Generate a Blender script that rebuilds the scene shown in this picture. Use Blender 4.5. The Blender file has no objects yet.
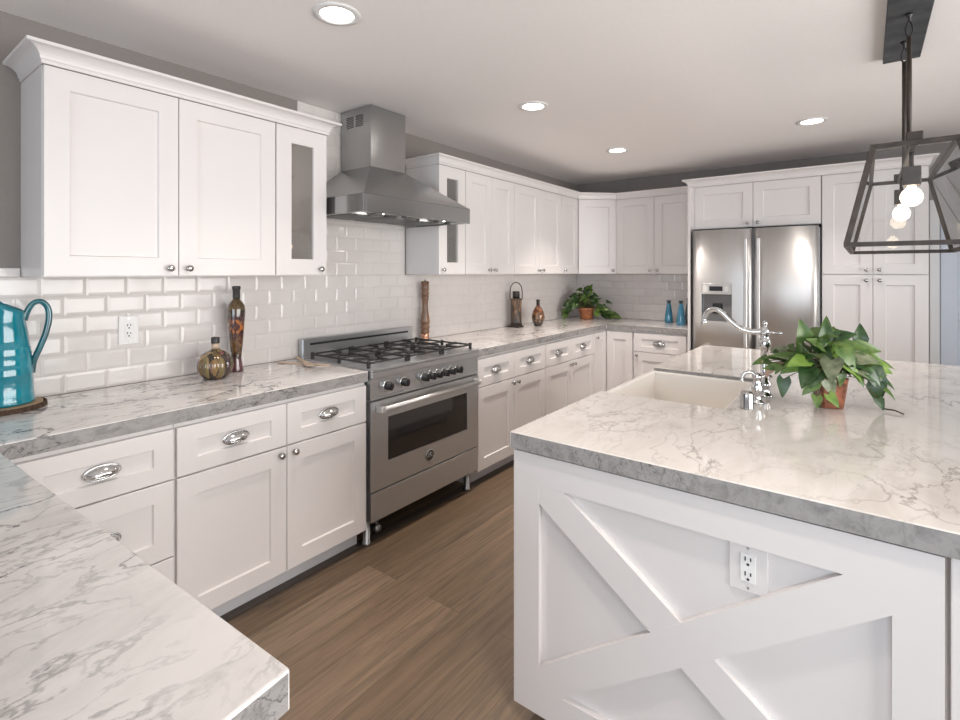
import bpy, bmesh, math, random
from mathutils import Vector, Matrix
random.seed(7)
sc = bpy.context.scene
COL = sc.collection
PI = math.pi

# ------------------------------------------------------------------ camera, world, light, exposure
cam_d = bpy.data.cameras.new('camera')
cam = bpy.data.objects.new('camera', cam_d); COL.objects.link(cam)
cam_d.sensor_fit = 'HORIZONTAL'; cam_d.sensor_width = 36.0
cam_d.lens = 508.0 / 960.0 * 36.0
cam_d.shift_y = -88.0 / 960.0
cam_d.clip_start = 0.02
cam.location = (2.68, 0.0, 1.424)
cam.rotation_euler = (PI / 2, 0, math.radians(37.2))
sc.camera = cam

w = bpy.data.worlds.new('world'); sc.world = w; w.use_nodes = True
w.node_tree.nodes['Background'].inputs[0].default_value = (0.80, 0.90, 1.0, 1)
w.node_tree.nodes['Background'].inputs[1].default_value = 1.6

sc.view_settings.view_transform = 'Standard'
sc.view_settings.look = 'None'
sc.view_settings.gamma = 1.0
sc.view_settings.use_curve_mapping = False
sc.view_settings.exposure = 0.07
sc.cycles.use_denoising = True
sc.cycles.max_bounces = 10
sc.cycles.diffuse_bounces = 6
sc.cycles.caustics_reflective = False
sc.cycles.caustics_refractive = False
sc.cycles.sample_clamp_indirect = 6.0

def area_light(name, loc, rot, sx, sy, power, col, shape='RECTANGLE', spread=PI):
    d = bpy.data.lights.new(name, 'AREA'); d.shape = shape; d.size = sx
    if shape == 'RECTANGLE': d.size_y = sy
    d.energy = power; d.color = col; d.spread = spread
    o = bpy.data.objects.new(name, d); COL.objects.link(o)
    o.location = loc; o.rotation_euler = rot
    return o
ROOM_X, REAR_Y, BACK_Y, CEIL = 5.4, -3.2, 5.39, 2.44
area_light('daylight_rear', (3.2, REAR_Y - 0.25, 1.25), (PI / 2, 0, 0), 4.4, 2.1, 125, (0.78, 0.89, 1.0))
area_light('daylight_right', (ROOM_X + 0.25, 1.6, 1.3), (PI / 2, 0, PI / 2), 5.0, 2.1, 212, (1.0, 0.955, 0.91))
CAN_POWER = 3.5
CAN_COL = (1.0, 0.90, 0.82)

# ------------------------------------------------------------------ materials
def new_mat(name):
    m = bpy.data.materials.new(name); m.use_nodes = True
    nt = m.node_tree; b = nt.nodes['Principled BSDF']
    return m, nt, b
def N(nt, kind, **kw):
    n = nt.nodes.new(kind)
    for k, v in kw.items():
        if k.startswith('i_'):
            key = k[2:]
            key = int(key) if key.isdigit() else key.replace('_', ' ')
            n.inputs[key].default_value = v
        else: setattr(n, k, v)
    return n
def L(nt, a, b): nt.links.new(a, b)
def ramp(nt, stops, fac, interp='LINEAR'):
    r = nt.nodes.new('ShaderNodeValToRGB'); r.color_ramp.interpolation = interp
    el = r.color_ramp.elements
    while len(el) < len(stops): el.new(0.5)
    for e, (p, c) in zip(el, stops):
        e.position = p; e.color = (c[0], c[1], c[2], 1)
    L(nt, fac, r.inputs[0]); return r
def coords(nt, scale=(1, 1, 1), rot=(0, 0, 0), loc=(0, 0, 0)):
    tc = nt.nodes.new('ShaderNodeTexCoord'); mp = nt.nodes.new('ShaderNodeMapping')
    mp.inputs['Scale'].default_value = scale; mp.inputs['Rotation'].default_value = rot; mp.inputs['Location'].default_value = loc
    L(nt, tc.outputs['Object'], mp.inputs[0]); return mp.outputs[0]
def simple(name, col, rough=0.4, metal=0.0, coat=0.0, var=0.03, vscale=6.0, bump=0.0):
    """a paint / metal / plastic with a little procedural mottling"""
    m, nt, b = new_mat(name)
    n = N(nt, 'ShaderNodeTexNoise', i_Scale=vscale, i_Detail=3.0)
    L(nt, coords(nt), n.inputs['Vector'])
    lo = [max(0, c * (1 - var)) for c in col]; hi = [min(1, c * (1 + var)) for c in col]
    r = ramp(nt, [(0.3, lo), (0.7, hi)], n.outputs['Fac'])
    L(nt, r.outputs[0], b.inputs['Base Color'])
    b.inputs['Roughness'].default_value = rough; b.inputs['Metallic'].default_value = metal
    b.inputs['Coat Weight'].default_value = coat
    if bump:
        bp = N(nt, 'ShaderNodeBump', i_Strength=bump, i_Distance=0.002)
        L(nt, n.outputs['Fac'], bp.inputs['Height']); L(nt, bp.outputs[0], b.inputs['Normal'])
    return m
def brushed(name, col, rough, stretch, rv=0.08):
    m, nt, b = new_mat(name)
    n = N(nt, 'ShaderNodeTexNoise', i_Scale=1.0, i_Detail=2.0)
    L(nt, coords(nt, stretch), n.inputs['Vector'])
    r = ramp(nt, [(0.3, [c * 0.985 for c in col]), (0.7, [min(1, c * 1.015) for c in col])], n.outputs['Fac'])
    L(nt, r.outputs[0], b.inputs['Base Color'])
    mr = N(nt, 'ShaderNodeMapRange'); mr.inputs[3].default_value = rough - rv; mr.inputs[4].default_value = rough + rv
    L(nt, n.outputs['Fac'], mr.inputs[0]); L(nt, mr.outputs[0], b.inputs['Roughness'])
    b.inputs['Metallic'].default_value = 0.92; b.inputs['Anisotropic'].default_value = 0.75; b.inputs['Anisotropic Rotation'].default_value = 0.25
    return m
def marble(name, base, vein, dark_amount, rough=0.07, scale=1.0, rotz=0.5, cloud=0.5):
    m, nt, b = new_mat(name)
    v = coords(nt, (4.4 * scale, 2.3 * scale, 3.4 * scale), (0.1, 0.1, rotz))
    v2 = coords(nt, (1, 1, 1), (0.1, 0.4, rotz + 0.9), (3.1, 1.7, 0.4))
    cl = N(nt, 'ShaderNodeTexNoise', i_Scale=1.5, i_Detail=8.0, i_Roughness=0.66, i_Distortion=0.8)
    L(nt, v, cl.inputs['Vector'])
    cr = ramp(nt, [(0.30, [a * (1 - cloud) + c * cloud for a, c in zip(base, vein)]), (0.55, base), (0.8, [min(1, c * 1.04) for c in base])], cl.outputs['Fac'])
    def vein_mask(vec, sc_, width, dist, seed):
        n = N(nt, 'ShaderNodeTexNoise', i_Scale=sc_, i_Detail=8.0, i_Roughness=0.57, i_Distortion=dist, noise_dimensions='4D')
        n.inputs['W'].default_value = seed
        L(nt, vec, n.inputs['Vector'])
        s = N(nt, 'ShaderNodeMath', operation='SUBTRACT'); s.inputs[1].default_value = 0.5; L(nt, n.outputs['Fac'], s.inputs[0])
        a = N(nt, 'ShaderNodeMath', operation='ABSOLUTE'); L(nt, s.outputs[0], a.inputs[0])
        mr = N(nt, 'ShaderNodeMapRange', interpolation_type='SMOOTHSTEP'); mr.inputs[1].default_value = 0.0; mr.inputs[2].default_value = width
        mr.inputs[3].default_value = 1.0; mr.inputs[4].default_value = 0.0
        L(nt, a.outputs[0], mr.inputs[0]); return mr.outputs[0]
    k1 = vein_mask(v, 0.9, 0.013, 0.35, 1.0); k2 = vein_mask(v, 2.2, 0.020, 0.5, 5.0)
    pm = N(nt, 'ShaderNodeTexNoise', i_Scale=2.0, i_Detail=2.0); L(nt, v2, pm.inputs['Vector'])
    pr = ramp(nt, [(0.36, (0, 0, 0)), (0.58, (1, 1, 1))], pm.outputs['Fac'])
    def mul(a, bb):
        q = N(nt, 'ShaderNodeMath', operation='MULTIPLY'); L(nt, a, q.inputs[0])
        if isinstance(bb, float): q.inputs[1].default_value = bb
        else: L(nt, bb, q.inputs[1])
        return q.outputs[0]
    ad = N(nt, 'ShaderNodeMath', operation='ADD', use_clamp=True)
    L(nt, mul(mul(k1, pr.outputs[0]), dark_amount), ad.inputs[0]); L(nt, mul(mul(k2, pr.outputs[0]), dark_amount * 0.55), ad.inputs[1])
    mx = N(nt, 'ShaderNodeMix', data_type='RGBA')
    L(nt, ad.outputs[0], mx.inputs['Factor']); L(nt, cr.outputs[0], mx.inputs['A'])
    mx.inputs['B'].default_value = (vein[0] * 0.6, vein[1] * 0.6, vein[2] * 0.62, 1)
    L(nt, mx.outputs['Result'], b.inputs['Base Color'])
    b.inputs['Roughness'].default_value = rough
    return m
def clear_glass(name, tint=(1, 1, 1), gloss=0.10, haze_lift=0.0):
    m, nt, b = new_mat(name)
    t = N(nt, 'ShaderNodeBsdfTransparent'); t.inputs[0].default_value = (*tint, 1)
    g = N(nt, 'ShaderNodeBsdfGlossy'); g.inputs['Roughness'].default_value = 0.01
    lw = N(nt, 'ShaderNodeFresnel', i_IOR=1.45)
    ns = N(nt, 'ShaderNodeTexNoise', i_Scale=2.0); L(nt, coords(nt), ns.inputs['Vector'])
    mr = N(nt, 'ShaderNodeMapRange'); mr.inputs[3].default_value = gloss * 8; mr.inputs[4].default_value = gloss * 12; L(nt, ns.outputs['Fac'], mr.inputs[0])
    mu = N(nt, 'ShaderNodeMath', operation='MULTIPLY', use_clamp=True); L(nt, lw.outputs[0], mu.inputs[0]); L(nt, mr.outputs[0], mu.inputs[1])
    mi = N(nt, 'ShaderNodeMixShader'); L(nt, mu.outputs[0], mi.inputs[0]); L(nt, t.outputs[0], mi.inputs[1]); L(nt, g.outputs[0], mi.inputs[2])
    last = mi.outputs[0]
    if haze_lift:
        df = N(nt, 'ShaderNodeBsdfDiffuse'); df.inputs[0].default_value = (0.8, 0.77, 0.75, 1)
        m2 = N(nt, 'ShaderNodeMixShader'); m2.inputs[0].default_value = haze_lift; L(nt, last, m2.inputs[1]); L(nt, df.outputs[0], m2.inputs[2]); last = m2.outputs[0]
    L(nt, last, nt.nodes['Material Output'].inputs[0])
    return m
def emit(name, col, strength):
    m, nt, b = new_mat(name)
    e = N(nt, 'ShaderNodeEmission'); e.inputs[0].default_value = (*col, 1); e.inputs[1].default_value = strength
    L(nt, e.outputs[0], nt.nodes['Material Output'].inputs[0]); return m
def wood(name, c0, c1, rough=0.45, stretch=(20, 3, 20), coat=0.0):
    m, nt, b = new_mat(name)
    n = N(nt, 'ShaderNodeTexNoise', i_Scale=1.0, i_Detail=6.0, i_Roughness=0.65, i_Distortion=0.6)
    L(nt, coords(nt, stretch), n.inputs['Vector'])
    r = ramp(nt, [(0.3, c0), (0.7, c1)], n.outputs['Fac']); L(nt, r.outputs[0], b.inputs['Base Color'])
    b.inputs['Roughness'].default_value = rough; b.inputs['Coat Weight'].default_value = coat
    return m
def floor_mat():
    m, nt, b = new_mat('floor_planks')
    tc = nt.nodes.new('ShaderNodeTexCoord'); sp = N(nt, 'ShaderNodeSeparateXYZ'); L(nt, tc.outputs['Object'], sp.inputs[0])
    cb = N(nt, 'ShaderNodeCombineXYZ'); L(nt, sp.outputs['Y'], cb.inputs[0]); L(nt, sp.outputs['X'], cb.inputs[1])
    br = N(nt, 'ShaderNodeTexBrick', i_Scale=1.0, i_Mortar_Size=0.0011, i_Brick_Width=2.6, i_Row_Height=0.19, i_Bias=0.0, i_Mortar_Smooth=0.1)
    br.offset = 0.37; br.offset_frequency = 2
    br.inputs['Color1'].default_value = (0.0, 0.0, 0.0, 1); br.inputs['Color2'].default_value = (1, 1, 1, 1); br.inputs['Mortar'].default_value = (0.5, 0.5, 0.5, 1)
    L(nt, cb.outputs[0], br.inputs['Vector'])
    tone = ramp(nt, [(0.0, (0.140, 0.095, 0.061)), (0.5, (0.178, 0.124, 0.081)), (1.0, (0.215, 0.154, 0.104))], br.outputs['Color'])
    mp = nt.nodes.new('ShaderNodeMapping'); mp.inputs['Scale'].default_value = (42, 1.8, 1); L(nt, tc.outputs['Object'], mp.inputs[0])
    ofs = N(nt, 'ShaderNodeVectorMath', operation='ADD'); L(nt, mp.outputs[0], ofs.inputs[0]); L(nt, br.outputs['Color'], ofs.inputs[1])
    g = N(nt, 'ShaderNodeTexNoise', i_Scale=1.0, i_Detail=7.0, i_Roughness=0.7, i_Distortion=1.2); L(nt, ofs.outputs[0], g.inputs['Vector'])
    gr = ramp(nt, [(0.3, (0.50, 0.50, 0.50)), (0.5, (0.98, 0.97, 0.95)), (0.72, (1.38, 1.36, 1.32))], g.outputs['Fac'])
    mx = N(nt, 'ShaderNodeMix', data_type='RGBA', blend_type='MULTIPLY'); mx.inputs['Factor'].default_value = 1.0
    L(nt, tone.outputs[0], mx.inputs['A']); L(nt, gr.outputs[0], mx.inputs['B'])
    md = N(nt, 'ShaderNodeMix', data_type='RGBA'); L(nt, br.outputs['Fac'], md.inputs['Factor']); L(nt, mx.outputs['Result'], md.inputs['A'])
    md.inputs['B'].default_value = (0.09, 0.062, 0.043, 1)
    L(nt, md.outputs['Result'], b.inputs['Base Color']); b.inputs['Roughness'].default_value = 0.38
    bp = N(nt, 'ShaderNodeBump', i_Strength=0.15, i_Distance=0.002); L(nt, g.outputs['Fac'], bp.inputs['Height']); L(nt, bp.outputs[0], b.inputs['Normal'])
    return m
def banded(name, z0, z1, stops, nscale, noise_amt, rough=0.12, coat=1.0, speck=None):
    """glass jar contents: bands over height broken up by noise"""
    m, nt, b = new_mat(name)
    tc = nt.nodes.new('ShaderNodeTexCoord'); sp = N(nt, 'ShaderNodeSeparateXYZ'); L(nt, tc.outputs['Object'], sp.inputs[0])
    mr = N(nt, 'ShaderNodeMapRange'); mr.inputs[1].default_value = z0; mr.inputs[2].default_value = z1; L(nt, sp.outputs['Z'], mr.inputs[0])
    n = N(nt, 'ShaderNodeTexVoronoi', i_Scale=1.0); mp = nt.nodes.new('ShaderNodeMapping'); mp.inputs['Scale'].default_value = nscale
    L(nt, tc.outputs['Object'], mp.inputs[0]); L(nt, mp.outputs[0], n.inputs['Vector'])
    sx = N(nt, 'ShaderNodeSeparateColor'); L(nt, n.outputs['Color'], sx.inputs[0])
    s = N(nt, 'ShaderNodeMath', operation='MULTIPLY_ADD'); L(nt, sx.outputs[0], s.inputs[0]); s.inputs[1].default_value = noise_amt
    L(nt, mr.outputs[0], s.inputs[2])
    s2 = N(nt, 'ShaderNodeMath', operation='SUBTRACT'); L(nt, s.outputs[0], s2.inputs[0]); s2.inputs[1].default_value = noise_amt / 2
    r = ramp(nt, stops, s2.outputs[0])
    L(nt, r.outputs[0], b.inputs['Base Color']); b.inputs['Roughness'].default_value = rough; b.inputs['Coat Weight'].default_value = coat
    b.inputs['Coat Roughness'].default_value = 0.03
    return m

M = {}
M['paint'] = simple('cabinet_white_paint', (0.72, 0.69, 0.68), 0.32, var=0.01, vscale=2)
M['door_paint'] = simple('door_white_paint', (0.70, 0.75, 0.83), 0.4, var=0.01)
M['wall'] = simple('taupe_wall_paint', (0.25, 0.225, 0.21), 0.8, var=0.02, bump=0.05, vscale=60)
M['wall_far'] = simple('light_wall_paint', (0.62, 0.60, 0.58), 0.8, var=0.02, bump=0.05, vscale=60)
M['ceil'] = simple('ceiling_paint', (0.92, 0.885, 0.87), 0.9, var=0.015, bump=0.06, vscale=90)
M['floor'] = floor_mat()
M['marble'] = marble('marble_polished', (0.72, 0.69, 0.67), (0.30, 0.29, 0.285), 1.25, cloud=0.32, rotz=0.35)
M['marble_warm'] = marble('marble_island', (0.74, 0.70, 0.66), (0.46, 0.40, 0.35), 0.62, scale=1.0, rotz=1.35, cloud=0.40)
M['marble_edge'] = marble('marble_edge_veined', (0.33, 0.318, 0.31), (0.13, 0.125, 0.125), 0.95, rough=0.25, scale=4.0, rotz=0.4, cloud=0.6)  # side faces: darker base and denser veins than the top
M['tile'] = simple('glazed_tile', (0.70, 0.665, 0.645), 0.10, var=0.03, vscale=4)
M['grout'] = simple('grout', (0.60, 0.57, 0.55), 0.8)
M['steel'] = brushed('brushed_steel', (0.53, 0.545, 0.56), 0.30, (2, 2, 50), 0.004)
M['steel_v'] = brushed('brushed_steel_vertical', (0.74, 0.73, 0.72), 0.42, (40, 40, 1.0), 0.004)
M['steel_hood'] = brushed('brushed_steel_hood', (0.42, 0.42, 0.42), 0.22, (2, 2, 50), 0.004)
M['steel_dark'] = brushed('dark_steel', (0.30, 0.30, 0.30), 0.35, (3, 3, 160))
M['chrome'] = simple('chrome', (0.68, 0.68, 0.68), 0.08, 1.0, var=0.02)
M['nickel'] = simple('dark_chrome', (0.48, 0.47, 0.46), 0.15, 1.0, var=0.05)
M['black'] = simple('black_plastic', (0.015, 0.015, 0.016), 0.35)
M['iron'] = simple('cast_iron', (0.028, 0.027, 0.026), 0.5, var=0.2, vscale=40, bump=0.2)
M['black_glass'] = simple('oven_glass', (0.02, 0.02, 0.022), 0.05, coat=0.5)
M['bronze'] = simple('aged_bronze', (0.055, 0.043, 0.036), 0.5, 0.4, var=0.25, vscale=25)
M['canopy'] = simple('blackened_metal', (0.075, 0.08, 0.085), 0.6, 0.4, var=0.35, vscale=14)
M['glass'] = clear_glass('clear_glass')
M['glass_cab'] = clear_glass('cabinet_glass', (0.97, 0.96, 0.95), 0.2, 0.09)  # pale diffuse mixed in to brighten the dark view through the panes
M['bulb'] = emit('bulb_glow', (1.0, 0.83, 0.60), 9.0)
M['can'] = emit('downlight_lens', (1.0, 0.95, 0.88), 14.0)
M['porcelain'] = simple('porcelain', (0.86, 0.82, 0.77), 0.12, var=0.01)
M['plastic'] = simple('white_plastic', (0.80, 0.79, 0.78), 0.3, var=0.01)
M['slot'] = simple('dark_slot', (0.03, 0.028, 0.027), 0.6)
M['cab_in'] = simple('cabinet_interior', (0.84, 0.80, 0.76), 0.5, var=0.02)
M['toe'] = simple('toe_kick_paint', (0.62, 0.62, 0.64), 0.4)
M['dark_strip'] = wood('dark_floor_strip', (0.05, 0.038, 0.03), (0.09, 0.07, 0.055))
M['oak'] = wood('mill_wood', (0.11, 0.05, 0.024), (0.24, 0.12, 0.06), 0.35, (40, 40, 5), 0.3)
M['pale_wood'] = wood('server_wood', (0.42, 0.31, 0.22), (0.60, 0.47, 0.36), 0.5, (18, 18, 18))
M['slice'] = wood('slice_wood', (0.38, 0.24, 0.14), (0.55, 0.38, 0.24), 0.6, (30, 30, 4))
M['bark'] = simple('bark', (0.06, 0.035, 0.022), 0.9, var=0.6, vscale=90, bump=1.0)
M['copper'] = simple('copper', (0.78, 0.42, 0.30), 0.25, 0.9, var=0.08)
M['cork'] = simple('dark_wax', (0.03, 0.026, 0.024), 0.4)
M['blue'] = simple('blue_glass', (0.035, 0.20, 0.32), 0.12, coat=1.0, var=0.25, vscale=18)
M['navy'] = simple('dark_glass', (0.02, 0.04, 0.055), 0.1, coat=1.0, var=0.3, vscale=18)
M['turq'] = simple('turquoise_glaze', (0.003, 0.20, 0.265), 0.12, coat=1.0, var=0.28, vscale=9)
M['turq_dark'] = simple('dark_teal_glaze', (0.015, 0.11, 0.135), 0.14, coat=1.0, var=0.35, vscale=12)
M['pot'] = simple('terracotta', (0.42, 0.16, 0.07), 0.5, var=0.35, vscale=25)
M['pot_bronze'] = simple('mottled_copper_pot', (0.24, 0.085, 0.045), 0.32, 0.25, coat=0.3, var=0.75, vscale=38, bump=0.5)
M['soil'] = simple('soil', (0.03, 0.022, 0.016), 0.95, var=0.5, vscale=80, bump=1)
def leafm(name, a, bb):
    m, nt, b = new_mat(name)
    n = N(nt, 'ShaderNodeTexNoise', i_Scale=34.0, i_Detail=3.0); L(nt, coords(nt), n.inputs['Vector'])
    r = ramp(nt, [(0.35, a), (0.68, bb)], n.outputs['Fac']); L(nt, r.outputs[0], b.inputs['Base Color'])
    b.inputs['Roughness'].default_value = 0.32
    return m
M['leaf_dark'] = leafm('leaf_dark_green', (0.018, 0.05, 0.014), (0.05, 0.11, 0.03))
M['leaf_mid'] = leafm('leaf_mid_green', (0.055, 0.115, 0.025), (0.13, 0.20, 0.05))
M['leaf_lime'] = leafm('leaf_lime_green', (0.11, 0.22, 0.03), (0.22, 0.33, 0.07))
M['leaf_grey'] = leafm('leaf_grey_green', (0.09, 0.12, 0.06), (0.26, 0.28, 0.17))
M['leaf_pink'] = leafm('leaf_pink_blush', (0.50, 0.30, 0.24), (0.62, 0.45, 0.36))
M['stem'] = simple('stem_brown', (0.10, 0.085, 0.035), 0.6, var=0.3)
M['bottle_red'] = banded('bottle_layers', 0.914, 1.30, [(0.0, (0.10, 0.035, 0.05)), (0.16, (0.14, 0.06, 0.07)), (0.22, (0.03, 0.02, 0.012)), (0.38, (0.16, 0.08, 0.03)), (0.46, (0.06, 0.02, 0.02)), (0.55, (0.05, 0.02, 0.02)), (0.60, (0.50, 0.17, 0.03)), (0.66, (0.08, 0.03, 0.035)), (0.78, (0.03, 0.02, 0.012)), (0.88, (0.12, 0.07, 0.025)), (1.0, (0.06, 0.04, 0.015))], (85, 85, 55), 0.16)
M['bottle_round'] = banded('bottle_pickles', -1.5, 3.5, [(0.30, (0.03, 0.02, 0.012)), (0.42, (0.22, 0.13, 0.045)), (0.5, (0.05, 0.05, 0.018)), (0.60, (0.30, 0.20, 0.08)), (0.7, (0.14, 0.03, 0.05)), (0.8, (0.04, 0.02, 0.02))], (55, 55, 7), 0.65)
M['mosaic'] = banded('mosaic_glass', 0.92, 1.12, [(0.0, (0.02, 0.02, 0.018)), (0.25, (0.10, 0.06, 0.035)), (0.4, (0.02, 0.015, 0.012)), (0.55, (0.34, 0.17, 0.07)), (0.72, (0.22, 0.07, 0.025)), (0.9, (0.10, 0.03, 0.015))], (70, 70, 70), 0.6)
M['carved'] = banded('carved_bronze', 0.5, 1.7, [(0.25, (0.025, 0.018, 0.013)), (0.5, (0.13, 0.075, 0.045)), (0.62, (0.05, 0.03, 0.02)), (0.8, (0.24, 0.14, 0.08))], (90, 90, 22), 0.9, 0.4, 0.2)

# ------------------------------------------------------------------ mesh helpers
class MB:
    def __init__(s): s.bm = bmesh.new()
    def face(s, pts, mi=0):
        f = s.bm.faces.new([s.bm.verts.new(p) for p in pts]); f.material_index = mi; return f
    def hexa(s, p, bev=0.0, mi=0, seg=1):
        vs = [s.bm.verts.new(q) for q in p]
        fs = [s.bm.faces.new([vs[i] for i in q]) for q in ((0, 3, 2, 1), (4, 5, 6, 7), (0, 1, 5, 4), (1, 2, 6, 5), (2, 3, 7, 6), (3, 0, 4, 7))]
        for f in fs: f.material_index = mi
        if bev > 0:
            es = list({e for f in fs for e in f.edges})
            r = bmesh.ops.bevel(s.bm, geom=es, offset=bev, segments=seg, affect='EDGES', profile=0.5)
            for f in r['faces']: f.material_index = mi
    def box(s, x0, x1, y0, y1, z0, z1, bev=0.0, mi=0, seg=1):
        s.hexa([(x0, y0, z0), (x1, y0, z0), (x1, y1, z0), (x0, y1, z0), (x0, y0, z1), (x1, y0, z1), (x1, y1, z1), (x0, y1, z1)], bev, mi, seg)
    def prism(s, poly, z0, z1, bev=0.0, mi_top=0, mi_side=0, seg=2):
        lo = [s.bm.verts.new((x, y, z0)) for x, y in poly]; hi = [s.bm.verts.new((x, y, z1)) for x, y in poly]
        n = len(poly); t = s.bm.faces.new(hi); bt = s.bm.faces.new(lo[::-1]); t.material_index = mi_top; bt.material_index = mi_side
        for i in range(n):
            f = s.bm.faces.new([lo[i], lo[(i + 1) % n], hi[(i + 1) % n], hi[i]]); f.material_index = mi_side
        if bev > 0:
            es = [e for e in t.edges] + [e for e in s.bm.edges if {v for v in e.verts} & set(lo) and {v for v in e.verts} & set(hi)]
            bmesh.ops.bevel(s.bm, geom=es, offset=bev, segments=seg, affect='EDGES', profile=0.5, material=mi_top)
    def lathe(s, prof, origin=(0, 0, 0), axis=(0, 0, 1), n=24, mi=0, sx=1.0, sy=1.0, cap=True, rib=0, ribamt=0.0):
        ax = Vector(axis).normalized(); a = ax.orthogonal().normalized() if abs(ax.z) < 0.99 else Vector((1, 0, 0)); c = ax.cross(a)
        O = Vector(origin); rings = []
        for r, h in prof:
            ring = []
            for k in range(n):
                t = 2 * PI * k / n
                rr = r * (1 - ribamt * abs(math.sin(rib * t / 2)) ** 0.5 * 0 + (ribamt * (abs(math.cos(rib * t / 2)) - 0.6) if rib else 0))
                ring.append(s.bm.verts.new(O + ax * h + a * (rr * sx * math.cos(t)) + c * (rr * sy * math.sin(t))))
            rings.append(ring)
        for i in range(len(rings) - 1):
            for k in range(n):
                f = s.bm.faces.new([rings[i][k], rings[i][(k + 1) % n], rings[i + 1][(k + 1) % n], rings[i + 1][k]]); f.material_index = mi; f.smooth = True
        if cap:
            for ring in (rings[0][::-1], rings[-1]):
                f = s.bm.faces.new(ring); f.material_index = mi
    def cyl(s, p0, p1, r, r1=None, n=16, mi=0):
        p0, p1 = Vector(p0), Vector(p1); d = p1 - p0
        s.lathe([(r, 0), (r if r1 is None else r1, d.length)], p0, d, n, mi)
    def tube(s, pts, r, n=10, mi=0, cap=True, flat=1.0):
        P = [Vector(p) for p in pts]; rings = []; up = None
        for i, p in enumerate(P):
            t = (P[min(i + 1, len(P) - 1)] - P[max(i - 1, 0)]).normalized()
            if up is None: up = t.orthogonal().normalized()
            up = (up - t * up.dot(t)).normalized(); c = t.cross(up)
            rr = r[i] if isinstance(r, (list, tuple)) else r
            rings.append([s.bm.verts.new(p + up * (rr * math.cos(2 * PI * k / n)) + c * (rr * flat * math.sin(2 * PI * k / n))) for k in range(n)])
        for i in range(len(rings) - 1):
            for k in range(n):
                f = s.bm.faces.new([rings[i][k], rings[i][(k + 1) % n], rings[i + 1][(k + 1) % n], rings[i + 1][k]]); f.smooth = True; f.material_index = mi
        if cap:
            for ring in (rings[0][::-1], rings[-1]):
                s.bm.faces.new(ring).material_index = mi
    def ball(s, c, r, n=16, mi=0, sz=1.0):
        m = n // 2
        s.lathe([(max(1e-4, r * math.sin(PI * i / m)), -r * sz * math.cos(PI * i / m)) for i in range(m + 1)], c, (0, 0, 1), n, mi, cap=False)
    def bar(s, p0, p1, wdt, hgt=None, mi=0, up=(0, 0, 1), bev=0.0):
        p0, p1 = Vector(p0), Vector(p1); t = (p1 - p0).normalized(); u = Vector(up)
        if abs(t.dot(u)) > 0.98: u = Vector((1, 0, 0))
        u = (u - t * u.dot(t)).normalized(); c = t.cross(u); hgt = hgt or wdt
        q = [p + c * (wdt / 2 * a) + u * (hgt / 2 * b) for p in (p0, p1) for a, b in ((-1, -1), (1, -1), (1, 1), (-1, 1))]
        s.hexa(q, bev, mi)
    def build(s, name, mats, parent=None, smooth=False, loc=None):
        bmesh.ops.recalc_face_normals(s.bm, faces=s.bm.faces[:])
        me = bpy.data.meshes.new(name); s.bm.to_mesh(me); s.bm.free()
        for m in (mats if isinstance(mats, (list, tuple)) else [mats]): me.materials.append(m)
        if smooth:
            for p in me.polygons: p.use_smooth = True
        return link(name, me, parent)
INV = {}
def link(name, me, parent=None):
    o = bpy.data.objects.new(name, me); COL.objects.link(o)
    if parent is not None:
        o.parent = parent
        o.matrix_parent_inverse = INV.get(parent.name, Matrix.Identity(4))
    return o
def tag(o, label, cat, group=None):
    o['label'] = label; o['category'] = cat
    if group: o['group'] = group
    return o
def thing(name, label, cat, loc=(0, 0, 0), group=None):
    o = bpy.data.objects.new(name, None); COL.objects.link(o); o.location = loc; o.empty_display_size = 0.05
    INV[o.name] = Matrix.Translation(Vector(loc)).inverted()
    return tag(o, label, cat, group)
def struct(o): o['kind'] = 'structure'; return o

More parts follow.
